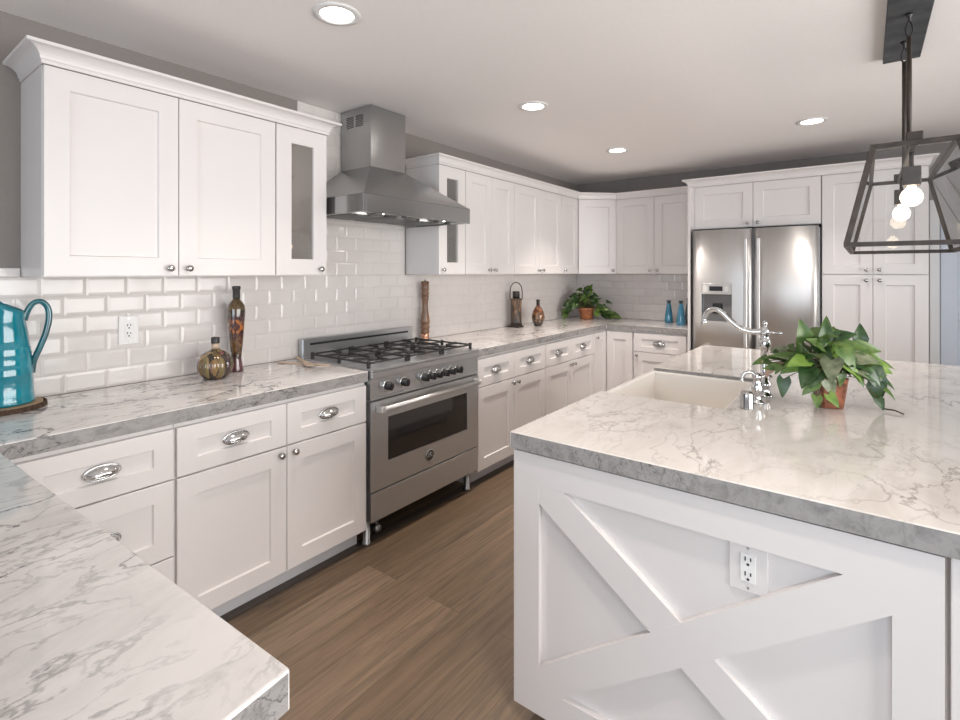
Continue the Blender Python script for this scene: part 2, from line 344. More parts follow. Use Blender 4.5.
class Frame:
    """a cabinet face: u runs along it, z up, d out of it"""
    def __init__(s, o, u, n): s.o = Vector(o); s.u = Vector(u); s.n = Vector(n)
    def P(s, u, z, d=0.0): return s.o + s.u * u + s.n * d + Vector((0, 0, z))
    def box(s, mb, u0, u1, z0, z1, d0, d1, bev=0.0, mi=0):
        P = s.P
        mb.hexa([P(u0, z0, d0), P(u1, z0, d0), P(u1, z1, d0), P(u0, z1, d0), P(u0, z0, d1), P(u1, z0, d1), P(u1, z1, d1), P(u0, z1, d1)], bev, mi)
    def shaker(s, name, parent, u0, u1, z0, z1, stile=0.072, rail=None, hole=False, thick=0.02, rec=0.0095):
        rail = stile if rail is None else rail
        mb = MB(); b = 0.0018
        def ring(iu, iz, d):
            return [mb.bm.verts.new(s.P(a, c, d)) for a, c in ((u0 + iu, z0 + iz), (u1 - iu, z0 + iz), (u1 - iu, z1 - iz), (u0 + iu, z1 - iz))]
        R = [ring(0, 0, 0.0005), ring(0, 0, thick - b), ring(b, b, thick), ring(stile, rail, thick)]
        R.append(ring(stile + 0.002, rail + 0.002, 0.0005) if hole else ring(stile + 0.004, rail + 0.004, thick - rec))
        if hole: R.append(R[0])
        for a, c in zip(R, R[1:]):
            for k in range(4): mb.bm.faces.new([a[k], a[(k + 1) % 4], c[(k + 1) % 4], c[k]])
        if not hole:
            mb.bm.faces.new(R[-1]); mb.bm.faces.new(R[0][::-1])
        return mb.build(name, M['paint'], parent)
    def knob(s, parent, u, z, d=0.02):
        mb = MB()
        mb.lathe([(0.008, 0), (0.008, 0.002), (0.005, 0.004), (0.0048, 0.013), (0.011, 0.017), (0.0145, 0.021), (0.0145, 0.024), (0.010, 0.028), (0.002, 0.0295)], s.P(u, z, d), s.n, 16)
        return mb.build('knob', M['nickel'], parent)
    def pull(s, parent, u, z, wd=0.05, d=0.012):
        """cup pull: flared hood over an oval flange"""
        mb = MB(); na, nb = 16, 6; hz = 0.021; dp = 0.026
        grid = []
        for j in range(nb + 1):
            b = PI / 2 * j / nb; row = []
            for i in range(na + 1):
                a = -0.25 + (PI + 0.5) * i / na
                row.append(mb.bm.verts.new(s.P(u - wd * math.cos(a) * math.cos(b) ** 0.8, z + hz * math.sin(a) * math.cos(b) - 0.004 * math.sin(b), d + 0.003 + dp * math.sin(b))))
            grid.append(row)
        for j in range(nb):
            for i in range(na):
                f = mb.bm.faces.new([grid[j][i], grid[j][i + 1], grid[j + 1][i + 1], grid[j + 1][i]]); f.smooth = True
        bmesh.ops.remove_doubles(mb.bm, verts=mb.bm.verts[:], dist=1e-5)
        bmesh.ops.solidify(mb.bm, geom=mb.bm.faces[:], thickness=0.0015)
        ring = [s.P(u - (wd + 0.003) * math.cos(2 * PI * k / 28), z + (hz + 0.003) * math.sin(2 * PI * k / 28), d + 0.003) for k in range(29)]
        mb.tube(ring, 0.0035, 8, cap=False)
        mb.tube([s.P(u - wd * 0.93, z - 0.007, d + 0.012), s.P(u - wd * 0.5, z - 0.010, d + 0.022), s.P(u, z - 0.011, d + 0.026), s.P(u + wd * 0.5, z - 0.010, d + 0.022), s.P(u + wd * 0.93, z - 0.007, d + 0.012)], 0.003, 8)
        return mb.build('cup_pull', M['chrome'], parent)
    def drawer(s, parent, u0, u1, z0, z1, stile=0.072, rail=0.058, pull=True, pw=0.05):
        o = s.shaker('drawer', parent, u0, u1, z0, z1, stile, rail)
        if pull: s.pull(o, (u0 + u1) / 2, (z0 + z1) / 2, pw)
        return o
    def door(s, parent, u0, u1, z0, z1, knob=None, stile=0.075, rail=None, name='door'):
        o = s.shaker(name, parent, u0, u1, z0, z1, stile, rail)
        if knob: s.knob(o, *knob)
        return o

FL = 0.62    # face of the base cabinets on the left wall
LW = Frame((FL, 0, 0), (0, 1, 0), (1, 0, 0))
FB = 4.77
BW = Frame((0, FB, 0), (1, 0, 0), (0, -1, 0))
UL = Frame((0.305, 0, 0), (0, 1, 0), (1, 0, 0))
UB = Frame((0, BACK_Y - 0.305, 0), (1, 0, 0), (0, -1, 0))

# ------------------------------------------------------------------ the room
mb = MB(); mb.box(-0.15, ROOM_X + 0.15, REAR_Y - 0.15, BACK_Y + 0.15, -0.12, 0.0); struct(mb.build('floor', M['floor']))
mb = MB(); mb.box(-0.15, ROOM_X + 0.15, REAR_Y - 0.15, BACK_Y + 0.15, CEIL, CEIL + 0.12); struct(mb.build('ceiling', M['ceil']))
mb = MB(); mb.box(-0.15, 0.0, REAR_Y, BACK_Y, 0.0, CEIL); struct(mb.build('wall_left', M['wall']))
DX0, DX1, DTOP = 3.145, 3.955, 1.935     # door in the back wall
mb = MB()
mb.box(-0.15, DX0, BACK_Y, BACK_Y + 0.15, 0.0, CEIL); mb.box(DX1, ROOM_X + 0.15, BACK_Y, BACK_Y + 0.15, 0, CEIL); mb.box(DX0, DX1, BACK_Y, BACK_Y + 0.15, DTOP, CEIL)
struct(mb.build('wall_back', M['wall']))
mb = MB(); wz0, wz1 = 0.25, 2.25
mb.box(-0.15, 1.0, REAR_Y - 0.15, REAR_Y, 0, CEIL); mb.box(5.0, ROOM_X + 0.15, REAR_Y - 0.15, REAR_Y, 0, CEIL)
mb.box(1.0, 5.0, REAR_Y - 0.15, REAR_Y, 0, wz0); mb.box(1.0, 5.0, REAR_Y - 0.15, REAR_Y, wz1, CEIL); struct(mb.build('wall_rear', M['wall_far']))
mb = MB(); vz0, vz1 = 0.15, 2.32
mb.box(ROOM_X, ROOM_X + 0.15, REAR_Y, -0.9, 0, CEIL); mb.box(ROOM_X, ROOM_X + 0.15, 4.1, BACK_Y, 0, CEIL)
mb.box(ROOM_X, ROOM_X + 0.15, -0.9, 4.1, 0, vz0); mb.box(ROOM_X, ROOM_X + 0.15, -0.9, 4.1, vz1, CEIL); struct(mb.build('wall_right', M['wall_far']))
# windows behind the viewer
def window(name, F_, u0, u1, z0, z1, n):
    mb = MB(); f = 0.06
    F_.box(mb, u0, u1, z0, z0 + f, -0.09, -0.03); F_.box(mb, u0, u1, z1 - f, z1, -0.09, -0.03)
    for k in range(n + 1):
        c = u0 + (u1 - u0) * k / n; c = min(max(c, u0 + f / 2), u1 - f / 2)
        F_.box(mb, c - f / 2, c + f / 2, z0 + f, z1 - f, -0.09, -0.03)
    o = struct(mb.build(name, M['door_paint']))
    mb = MB(); F_.box(mb, u0 + 0.02, u1 - 0.02, z0 + 0.02, z1 - 0.02, -0.063, -0.057); mb.build('pane', M['glass'], o)
window('window_1', Frame((0, REAR_Y, 0), (1, 0, 0), (0, 1, 0)), 1.0, 5.0, wz0, wz1, 4)
window('window_2', Frame((ROOM_X, 0, 0), (0, 1, 0), (-1, 0, 0)), -0.9, 4.1, vz0, vz1, 4)
# panelled door and its casing
mb = MB()
mb.box(DX0 - 0.06, DX0, BACK_Y - 0.02, BACK_Y, 0, DTOP + 0.06, 0.003); mb.box(DX1, DX1 + 0.06, BACK_Y - 0.02, BACK_Y, 0, DTOP + 0.06, 0.003)
mb.box(DX0, DX1, BACK_Y - 0.02, BACK_Y, DTOP, DTOP + 0.06, 0.003)
struct(mb.build('trim_1', M['plastic']))
DF = Frame((0, BACK_Y + 0.05, 0), (1, 0, 0), (0, -1, 0))
mb = MB()
us = [DX0 + 0.005, DX0 + 0.11, (DX0 + DX1) / 2 - 0.05, (DX0 + DX1) / 2 + 0.05, DX1 - 0.11, DX1 - 0.005]
zs = [0.01, 0.22, 0.95, 1.10, 1.545, 1.64, 1.83, DTOP - 0.005]
DF.box(mb, us[0], us[-1], zs[0], zs[-1], 0, 0.022)
for a, b in ((0, 1), (2, 3), (4, 5)): DF.box(mb, us[a], us[b], zs[0], zs[-1], 0.022, 0.036, 0.004)
for a, b in ((0, 1), (2, 3), (4, 5), (6, 7)):
    for c, d in ((1, 2), (3, 4)): DF.box(mb, us[c], us[d], zs[a], zs[b], 0.022, 0.036, 0.004)
for c, d in ((1, 2), (3, 4)):
    for a, b in ((1, 2), (3, 4), (5, 6)): DF.box(mb, us[c] + 0.04, us[d] - 0.04, zs[a] + 0.04, zs[b] - 0.04, 0.022, 0.033, 0.008)
d1 = struct(mb.build('door_1', M['door_paint']))
mb = MB(); mb.lathe([(0.025, 0), (0.025, 0.006), (0.01, 0.01), (0.01, 0.03), (0.026, 0.045), (0.026, 0.06), (0.012, 0.068)], DF.P(DX1 - 0.06, 0.98, 0.036), (0, -1, 0), 18); mb.build('door_knob', M['nickel'], d1)

# ------------------------------------------------------------------ tile
ROW = 0.0815; TW = 0.1525
def tiles(F_, rects, phase, zbase, mb):
    g = 0.0011; bw = 0.0115; h0, h1 = 0.0042, 0.0063
    for (u0, u1, z0, z1) in rects:
        F_.box(mb, u0, u1, z0, z1, 0.0005, 0.0035, 0, 1)
        r0 = int(round((z0 - zbase) / ROW)); r = r0
        while zbase + r * ROW < z1 - 0.006:
            za = zbase + r * ROW; zb = min(za + ROW, z1)
            off = phase + (TW / 2 if r % 2 == 0 else 0)
            k = math.floor((u0 - off) / TW)
            while off + k * TW < u1 - 0.004:
                ua = max(off + k * TW, u0); ub = min(off + (k + 1) * TW, u1); k += 1
                if ub - ua < 0.006: continue
                q = [(ua + g, za + g), (ub - g, za + g), (ub - g, zb - g), (ua + g, zb - g)]
                iu = min(bw, (ub - ua) * 0.3); iz = min(bw, (zb - za) * 0.3)
                t = [(ua + g + iu, za + g + iz), (ub - g - iu, za + g + iz), (ub - g - iu, zb - g - iz), (ua + g + iu, zb - g - iz)]
                A = [mb.bm.verts.new(F_.P(a, b, 0.0035)) for a, b in q]; B = [mb.bm.verts.new(F_.P(a, b, h0)) for a, b in q]; C = [mb.bm.verts.new(F_.P(a, b, h1)) for a, b in t]
                for i in range(4):
                    j = (i + 1) % 4
                    mb.bm.faces.new([A[i], A[j], B[j], B[i]]); mb.bm.faces.new([B[i], B[j], C[j], C[i]])
                mb.bm.faces.new(C)
            r += 1
WL = Frame((0, 0, 0), (0, 1, 0), (1, 0, 0)); WB = Frame((0, BACK_Y, 0), (1, 0, 0), (0, -1, 0))
mb = MB()
tiles(WL, [(-0.34, 5.3895, 0.915, 1.403), (1.74, 2.618, 1.404, 2.437)], 0.565 - TW * 6, 0.914, mb)
WL.box(mb, -0.34, 0.503, 1.404, 1.44, 0.0005, 0.012, 0.003, 0)
tag(mb.build('tile_backsplash', [M['tile'], M['grout']]), 'white subway tile with angled edges on the left wall behind range and hood', 'backsplash')
mb = MB(); tiles(WB, [(0.0062, 1.42, 0.915, 1.403)], 0.05, 0.914, mb)
tag(mb.build('tile_backsplash', [M['tile'], M['grout']]), 'short stretch of white subway tile on the back wall behind the two blue bottles', 'backsplash')

mb = MB(); mb.box(0.545, 0.607, 0.29, 4.72, 0.0003, 0.0025); struct(mb.build('floor_strip', M['dark_strip']))  # thin dark strip lying on the floor along the left toe kicks
# ------------------------------------------------------------------ base cabinets, left wall
BT = 0.861
def base_body(root, F_, u0, u1, depth, toe=True):
    mb = MB(); F_.box(mb, u0, u1, 0.098, BT, -depth, 0.0); mb.build('carcass', M['paint'], root)
    if toe:
        mb = MB(); F_.box(mb, u0, u1, 0.004, 0.097, -depth + 0.02, -0.06); mb.build('toe_kick', M['toe'], root)
ZD0, ZD1, ZO0, ZO1 = 0.658, 0.842, 0.100, 0.652
DEP = FL - 0.012
r = thing('base_cabinet', 'white three drawer base cabinet in the corner beside the near peninsula', 'cabinet', (0.3, 0.6, 0))
base_body(r, LW, 0.33, 0.818, DEP)
LW.drawer(r, 0.372, 0.813, ZD0, ZD1, 0.066)
LW.drawer(r, 0.372, 0.813, 0.374, ZD0 - 0.005, 0.066, 0.066)
LW.drawer(r, 0.372, 0.813, 0.100, 0.369, 0.066, 0.066)
def two_by_two(label, u0, um, u1, pw):
    r = thing('base_cabinet', label, 'cabinet', (0.3, um, 0), 'base cabinets with two drawers over two doors')
    base_body(r, LW, u0, u1, DEP)
    LW.drawer(r, u0 + 0.004, um - 0.0015, ZD0, ZD1, pw=0.05); LW.drawer(r, um + 0.0015, u1 - 0.004, ZD0, ZD1, pw=0.05)
    LW.door(r, u0 + 0.004, um - 0.0015, ZO0, ZO1, (um - 0.034, 0.622)); LW.door(r, um + 0.0015, u1 - 0.004, ZO0, ZO1, (um + 0.034, 0.622))
two_by_two('white base cabinet with two drawers and two doors, left of the steel range', 0.820, 1.275, 1.727, 0.055)
two_by_two('white base cabinet with two drawers and two doors, directly right of the range', 2.656, 3.105, 3.555, 0.05)
two_by_two('white two drawer two door base cabinet between the range side unit and the corner', 3.557, 4.015, 4.474, 0.05)
r = thing('corner_cabinet', 'white corner base cabinet with a folding door at the inside corner', 'cabinet', (0.4, 4.9, 0))
mb = MB(); mb.prism([(0.012, 4.476), (FL, 4.476), (FL, FB), (0.905, FB), (0.905, BACK_Y - 0.012), (0.012, BACK_Y - 0.012)], 0.098, BT); mb.build('carcass', M['paint'], r)
mb = MB(); mb.prism([(0.03, 4.476), (FL - 0.06, 4.476), (FL - 0.06, FB + 0.06), (0.905, FB + 0.06), (0.905, BACK_Y - 0.03), (0.03, BACK_Y - 0.03)], 0.004, 0.097); mb.build('toe_kick', M['toe'], r)
LW.door(r, 4.480, 4.746, ZO0, ZD1, (4.515, 0.80), 0.07)
BW.door(r, 0.645, 0.902, ZO0, ZD1, None, 0.07)
r = thing('base_cabinet', 'white base cabinet on the back wall beside the fridge, one drawer over one door', 'cabinet', (1.15, 5.0, 0))
base_body(r, BW, 0.907, 1.418, BACK_Y - FB - 0.012)
BW.drawer(r, 0.918, 1.396, ZD0 + 0.012, ZD1, 0.07, 0.05); BW.door(r, 0.918, 1.396, ZO0, ZD0 + 0.006, (0.95, 0.635))
r = thing('peninsula_cabinet', 'white peninsula base under the near left marble counter', 'cabinet', (1.3, 0.0, 0))
mb = MB(); mb.box(0.012, 2.02, -0.30, 0.285, 0.098, BT, 0.002); mb.build('carcass', M['paint'], r)
mb = MB(); mb.box(0.03, 1.96, -0.28, 0.225, 0.004, 0.097); mb.build('toe_kick', M['toe'], r)

# ------------------------------------------------------------------ countertops
CT0, CT1 = 0.862, 0.914
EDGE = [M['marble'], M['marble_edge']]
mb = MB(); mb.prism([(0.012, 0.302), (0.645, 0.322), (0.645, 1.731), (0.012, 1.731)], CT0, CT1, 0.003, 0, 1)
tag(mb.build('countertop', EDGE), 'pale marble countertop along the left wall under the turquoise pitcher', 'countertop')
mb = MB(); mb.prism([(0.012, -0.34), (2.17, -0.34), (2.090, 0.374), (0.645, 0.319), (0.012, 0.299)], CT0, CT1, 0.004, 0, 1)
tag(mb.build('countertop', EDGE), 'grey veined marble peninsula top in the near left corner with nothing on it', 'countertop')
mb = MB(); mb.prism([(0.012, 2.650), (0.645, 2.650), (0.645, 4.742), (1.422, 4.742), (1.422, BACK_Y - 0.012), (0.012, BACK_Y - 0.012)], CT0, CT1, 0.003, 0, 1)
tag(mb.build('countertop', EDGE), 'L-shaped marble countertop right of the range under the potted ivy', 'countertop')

# ------------------------------------------------------------------ wall cabinets
U0, U1 = 1.405, 2.1735
UZ0, UZ1 = 1.408, 2.172
def upper_body(root, F_, u0, u1, depth, z0=U0, z1=U1, open_=False):
    mb = MB()
    if not open_: F_.box(mb, u0, u1, z0, z1, -depth, 0.0)
    else:
        t = 0.018
        F_.box(mb, u0, u0 + t, z0, z1, -depth, 0.0); F_.box(mb, u1 - t, u1, z0, z1, -depth, 0)
        F_.box(mb, u0 + t, u1 - t, z0, z0 + t, -depth, 0); F_.box(mb, u0 + t, u1 - t, z1 - t, z1, -depth, 0)
        F_.box(mb, u0 + t, u1 - t, z0 + t, z1 - t, -depth, -depth + 0.008, 0, 1)
        e = 0.0015
        F_.box(mb, u0 + t, u0 + t + e, z0 + t, z1 - t, -depth + 0.008, -0.002, 0, 1); F_.box(mb, u1 - t - e, u1 - t, z0 + t, z1 - t, -depth + 0.008, -0.002, 0, 1)
    mb.build('carcass', [M['paint'], M['cab_in']], root)
UD = 0.303
r = thing('wall_cabinet', 'white double door wall cabinet at the far left above the pitcher', 'cabinet', (0.16, 0.95, U0))
upper_body(r, UL, 0.505, 1.410, UD)
UL.door(r, 0.507, 0.957, UZ0, UZ1, (0.920, 1.44)); UL.door(r, 0.960, 1.408, UZ0, UZ1, (0.996, 1.44))
def glass_cab(label, u0, u1, knob_u):
    r = thing('glass_cabinet', label, 'cabinet', (0.16, (u0 + u1) / 2, U0))
    upper_body(r, UL, u0, u1, UD, open_=True)
    d = UL.shaker('door', r, u0 + 0.002, u1 - 0.002, UZ0, UZ1, 0.083, 0.083, hole=True)
    UL.knob(d, knob_u, 1.44)
    mb = MB(); UL.box(mb, u0 + 0.08, u1 - 0.08, UZ0 + 0.08, UZ1 - 0.08, 0.005, 0.009); mb.build('glass_pane', M['glass_cab'], d)
    for zz in (1.62, 1.80, 1.98):
        for uu, nn in ((u0 + 0.0195, 1), (u1 - 0.0195, -1)):
            mb = MB(); mb.cyl(UL.P(uu, zz, -0.06), UL.P(uu + nn * 0.016, zz, -0.06), 0.006, n=10); mb.build('shelf_pin', M['nickel'], r)
glass_cab('narrow white wall cabinet with a glass door, left of the range hood', 1.412, 1.713, 1.668)
glass_cab('narrow white wall cabinet with a glass door, right of the range hood', 2.632, 2.925, 2.668)
def pair(label, F_, u0, um, u1, loc, z0=UZ0, z1=UZ1, depth=UD, kz=1.44):
    r = thing('wall_cabinet', label, 'cabinet', loc)
    upper_body(r, F_, u0, u1, depth, z0 - 0.003, z1 + 0.0015)
    F_.door(r, u0 + 0.002, um - 0.0015, z0, z1, (um - 0.036, kz)); F_.door(r, um + 0.0015, u1 - 0.002, z0, z1, (um + 0.036, kz))
    return r
pair('white double door wall cabinet beside the far glass cabinet, above the pepper mill', UL, 2.927, 3.253, 3.581, (0.16, 3.25, U0))
pair('white double door wall cabinet above the bronze lantern, third from hood', UL, 3.583, 4.004, 4.423, (0.16, 4.0, U0))
r = thing('wall_cabinet', 'narrow single door white wall cabinet just left of the angled corner cabinet', 'cabinet', (0.16, 4.6, U0))
upper_body(r, UL, 4.425, 4.782, UD)
UL.door(r, 4.427, 4.765, UZ0, UZ1, (4.472, 1.44))
r = thing('corner_wall_cabinet', 'white angled corner wall cabinet with one door above the potted ivy', 'cabinet', (0.3, 5.1, U0))
mb = MB(); c0 = 4.784
mb.prism([(0.004, c0), (0.305, c0), (0.608, BACK_Y - 0.305), (0.608, BACK_Y - 0.004), (0.004, BACK_Y - 0.004)], U0, U1); mb.build('carcass', M['paint'], r)
dl = Vector((0.608 - 0.305, BACK_Y - 0.305 - c0, 0)); Lg = dl.length; dl.normalize()
DG = Frame((0.305, c0, 0), dl, (dl.y, -dl.x, 0))
DG.door(r, 0.012, Lg - 0.012, UZ0, UZ1, (Lg - 0.05, 1.44))
pair('white double door wall cabinet on the back wall above the blue bottles', UB, 0.610, 1.005, 1.421, (1.0, 5.2, U0))
# fridge surround and pantry
FY = 4.77
PF = Frame((0, FY, 0), (1, 0, 0), (0, -1, 0))
r = thing('fridge_surround', 'white two door cabinet over the steel fridge with a full height side panel', 'cabinet', (1.9, 5.0, 0))
mb = MB(); mb.box(1.424, 1.446, 4.70, BACK_Y - 0.01, 0.0, 2.1735); mb.build('side_panel', M['paint'], r)
mb = MB(); PF.box(mb, 1.447, 2.405, 1.80, 2.1735, -0.60, 0.0); mb.build('carcass', M['paint'], r)
mb = MB(); PF.box(mb, 1.447, 1.468, 1.803, 2.172, 0.0005, 0.02); mb.build('filler_strip', M['paint'], r)
PF.door(r, 1.470, 1.930, 1.803, 2.172, (1.893, 1.835), 0.073); PF.door(r, 1.933, 2.402, 1.803, 2.172, (1.970, 1.835), 0.073)
r = thing('pantry_cabinet', 'tall white four door pantry cabinet right of the steel fridge', 'cabinet', (2.7, 5.0, 0))
mb = MB(); PF.box(mb, 2.408, 3.035, 0.098, 2.1735, -0.61, 0.0); mb.build('carcass', M['paint'], r)
mb = MB(); PF.box(mb, 2.408, 3.035, 0.004, 0.097, -0.60, -0.06); mb.build('toe_kick', M['toe'], r)
for a, b, k in ((2.411, 2.7215, 2.684), (2.7245, 3.033, 2.762)):
    PF.door(r, a, b, 1.408, 2.172, (k, 1.44), 0.073); PF.door(r, a, b, 0.10, 1.402, (k, 1.362), 0.073)

# crown mouldings
def crown(label, path, z0, z1, out, closed_ends=True):
    prof = [(0.0, z0), (0.006, z0), (0.006, z0 + 0.012), (0.010, z0 + 0.016)]
    for k in range(7):
        t = k / 6; prof.append((0.010 + (out - 0.012) * (1 - math.cos(t * PI / 2)), z0 + 0.016 + (z1 - z0 - 0.028) * math.sin(t * PI / 2)))
    prof += [(out, z1 - 0.010), (out, z1), (0.0, z1)]
    mb = MB(); P = [Vector((x, y)) for x, y in path]; rings = []
    for i, p in enumerate(P):
        def nrm(a, b):
            d = (b - a).normalized(); return Vector((d.y, -d.x))
        if i == 0: off = nrm(P[0], P[1])
        elif i == len(P) - 1: off = nrm(P[-2], P[-1])
        else:
            n1, n2 = nrm(P[i - 1], p), nrm(p, P[i + 1]); off = (n1 + n2) / (1 + n1.dot(n2))
        rings.append([mb.bm.verts.new((p.x + off.x * o, p.y + off.y * o, z)) for o, z in prof])
    n = len(prof)
    for a, b in zip(rings, rings[1:]):
        for k in range(n):
            mb.bm.faces.new([a[k], a[(k + 1) % n], b[(k + 1) % n], b[k]])
    mb.bm.faces.new(rings[0]); mb.bm.faces.new(rings[-1][::-1])
    return tag(mb.build('crown_moulding', M['paint']), label, 'moulding')
CZ0, CZ1 = 2.174, 2.240
# paths run so that the outward side is on their right
crown('white crown moulding on top of the left wall cabinets, near end flaring outward', [(0.014, 0.504), (0.327, 0.504), (0.327, 1.7145), (0.014, 1.7145)], CZ0, CZ1, 0.055)
crown('white crown moulding on the wall cabinets right of the hood, turning the corner', [(0.014, 2.630), (0.327, 2.630), (0.327, 4.775), (0.612, BACK_Y - 0.327), (1.36, BACK_Y - 0.327)], CZ0, CZ1, 0.035)
crown('white crown moulding above the fridge and the tall pantry', [(1.423, BACK_Y - 0.01), (1.423, 4.748), (3.036, 4.748), (3.036, BACK_Y - 0.01)], CZ0, CZ1 + 0.005, 0.05)

# ------------------------------------------------------------------ range hood
r = thing('range_hood', 'brushed steel chimney range hood over the range', 'hood', (0.3, 2.19, 1.74))
HY0, HY1, HX, HZ0, HZ1, HZ2 = 1.738, 2.630, 0.60, 1.742, 1.838, 2.062
CY0, CY1, CX = 2.045, 2.335, 0.30
mb = MB()
q0 = [(0.012, HY0, HZ1), (HX, HY0, HZ1), (HX, HY1, HZ1), (0.012, HY1, HZ1)]; q1 = [(0.012, CY0, HZ2), (CX, CY0, HZ2), (CX, CY1, HZ2), (0.012, CY1, HZ2)]
mb.hexa(q0 + q1); mb.build('canopy', M['steel_hood'], r)
mb = MB()
mb.box(0.012, HX, HY0, HY0 + 0.02, HZ0, HZ1 - 0.0005, 0.001); mb.box(0.012, HX, HY1 - 0.02, HY1, HZ0, HZ1 - 0.0005, 0.001)
mb.box(HX - 0.02, HX, HY0 + 0.02, HY1 - 0.02, HZ0, HZ1 - 0.0005, 0.001); mb.build('lower_band', M['steel_hood'], r)
mb = MB(); mb.box(0.02, HX - 0.021, HY0 + 0.021, HY1 - 0.021, HZ0 + 0.02, HZ0 + 0.035); mb.build('under_panel', M['steel'], r)
for k in range(3):
    mb = MB(); y = 1.80 + 0.27 * k
    mb.box(0.10, 0.42, y, y + 0.24, HZ0 + 0.008, HZ0 + 0.0195)
    for j in range(9): mb.box(0.11, 0.41, y + 0.012 + j * 0.025, y + 0.022 + j * 0.025, HZ0 + 0.004, HZ0 + 0.008)
    mb.build('grease_filter', M['steel_dark'], r)
for y in (1.93, 2.45):
    mb = MB(); mb.lathe([(0.03, 0), (0.034, 0.006), (0.034, 0.012)], (0.50, y, HZ0 + 0.008), (0, 0, 1), 18); mb.build('hood_lamp', M['can'], r)
for y in (1.86, 2.04, 2.36):
    mb = MB(); mb.box(0.525, 0.565, y, y + 0.045, HZ0 - 0.014, HZ0 + 0.0195, 0.003); mb.build('switch_box', M['steel_dark'], r)
mb = MB(); mb.box(0.012, CX, CY0, CY1, HZ2 + 0.0005, 2.437, 0.001); mb.build('chimney', M['steel_hood'], r)
for a in (0.070, 0.158):
    mb = MB()
    for k in range(7):
        z = 2.392 - k * 0.0105; mb.box(a, a + 0.07, CY0 - 0.0012, CY0 + 0.002, z - 0.0055, z)
    mb.build('vent_slots', M['slot'], r)

# ------------------------------------------------------------------ range
r = thing('kitchen_range', 'freestanding stainless steel gas range between the white cabinets', 'range', (0.35, 2.19, 0))
RY0, RY1, RXF = 1.737, 2.645, 0.655
RF = Frame((RXF, 0, 0), (0, 1, 0), (1, 0, 0))
mb = MB(); mb.box(0.03, RXF - 0.03, RY0, RY1, 0.13, 0.905); mb.build('body', M['steel'], r)
mb = MB(); mb.box(0.014, 0.060, RY0 + 0.002, RY1 - 0.002, 0.906, 1.030, 0.003); rb = mb.build('backguard', M['steel'], r)
mb = MB(); mb.box(0.0595, 0.0615, RY0 + 0.05, RY1 - 0.05, 0.990, 1.003); mb.build('vent_slot', M['black'], rb)
mb = MB(); mb.box(0.061, RXF + 0.012, RY0, RY1, 0.906, 0.920, 0.004, seg=2); mb.box(RXF - 0.03, RXF + 0.012, RY0, RY1, 0.872, 0.9055, 0.004, seg=2); mb.build('cooktop', M['steel'], r)
# three cast iron grates, two burners under each
for gi in range(3):
    y0 = RY0 + 0.018 + gi * 0.292; y1 = y0 + 0.288; ym = (y0 + y1) / 2
    mb = MB(); zt = 0.952; x0, x1 = 0.115, 0.615
    for x in (x0, (x0 + x1) / 2, x1): mb.box(x - 0.004, x + 0.004, y0, y1, zt - 0.010, zt, 0.001)
    for y in (y0 + 0.005, y1 - 0.005): mb.box(x0, x1, y - 0.004, y + 0.004, zt - 0.010, zt, 0.001)
    for cx in (0.24, 0.49):
        for a in range(4):
            c, s_ = math.cos(a * PI / 2), math.sin(a * PI / 2)
            ex = 0.124 if a % 2 == 0 else 0.140
            mb.bar((cx + 0.035 * c, ym + 0.035 * s_, zt - 0.005), (cx + ex * c * 0.98, ym + min(ex, 0.17) * s_, zt - 0.003), 0.008, 0.013)
    for x in (x0 + 0.004, (x0 + x1) / 2, x1 - 0.004):
        for y in (y0 + 0.008, y1 - 0.008):
            mb.box(x - 0.008, x + 0.008, y - 0.008, y + 0.008, 0.9205, zt + 0.007, 0.002)
    mb.build('grate', M['iron'], r)
    for cx in (0.24, 0.49):
        mb = MB(); mb.lathe([(0.055, 0), (0.055, 0.006), (0.042, 0.009), (0.042, 0.014)], (cx, ym, 0.9205), (0, 0, 1), 24); b = mb.build('burner', M['steel'], r)
        mb = MB(); mb.lathe([(0.033, 0.0145), (0.035, 0.02), (0.03, 0.0245), (0.004, 0.0245)], (cx, ym, 0.9205), (0, 0, 1), 24); mb.build('burner_cap', M['iron'], b)
mb = MB(); RF.box(mb, RY0, RY1, 0.772, 0.871, -0.029, -0.001); RF.box(mb, RY0, RY1, 0.763, 0.7715, -0.029, 0.008); mb.build('control_panel', M['steel'], r)
for i, y in enumerate((1.845, 1.965, 2.125, 2.183, 2.242, 2.302, 2.362, 2.425)):
    z = 0.822
    mb = MB(); mb.lathe([(0.027, 0), (0.027, 0.008), (0.023, 0.013), (0.0215, 0.040), (0.014, 0.043)], RF.P(y, z, -0.0005), (1, 0, 0), 20); kb = mb.build('control_knob', M['black'], r)
    mb = MB(); mb.lathe([(0.0285, 0.0), (0.031, 0.003), (0.031, 0.009), (0.0275, 0.013)], RF.P(y, z, -0.0002), (1, 0, 0), 22); RF.box(mb, y - 0.0045, y + 0.0045, z - 0.02, z + 0.02, 0.043, 0.048, 0.001, 1); mb.build('knob_bezel', [M['chrome'], M['black']], kb)
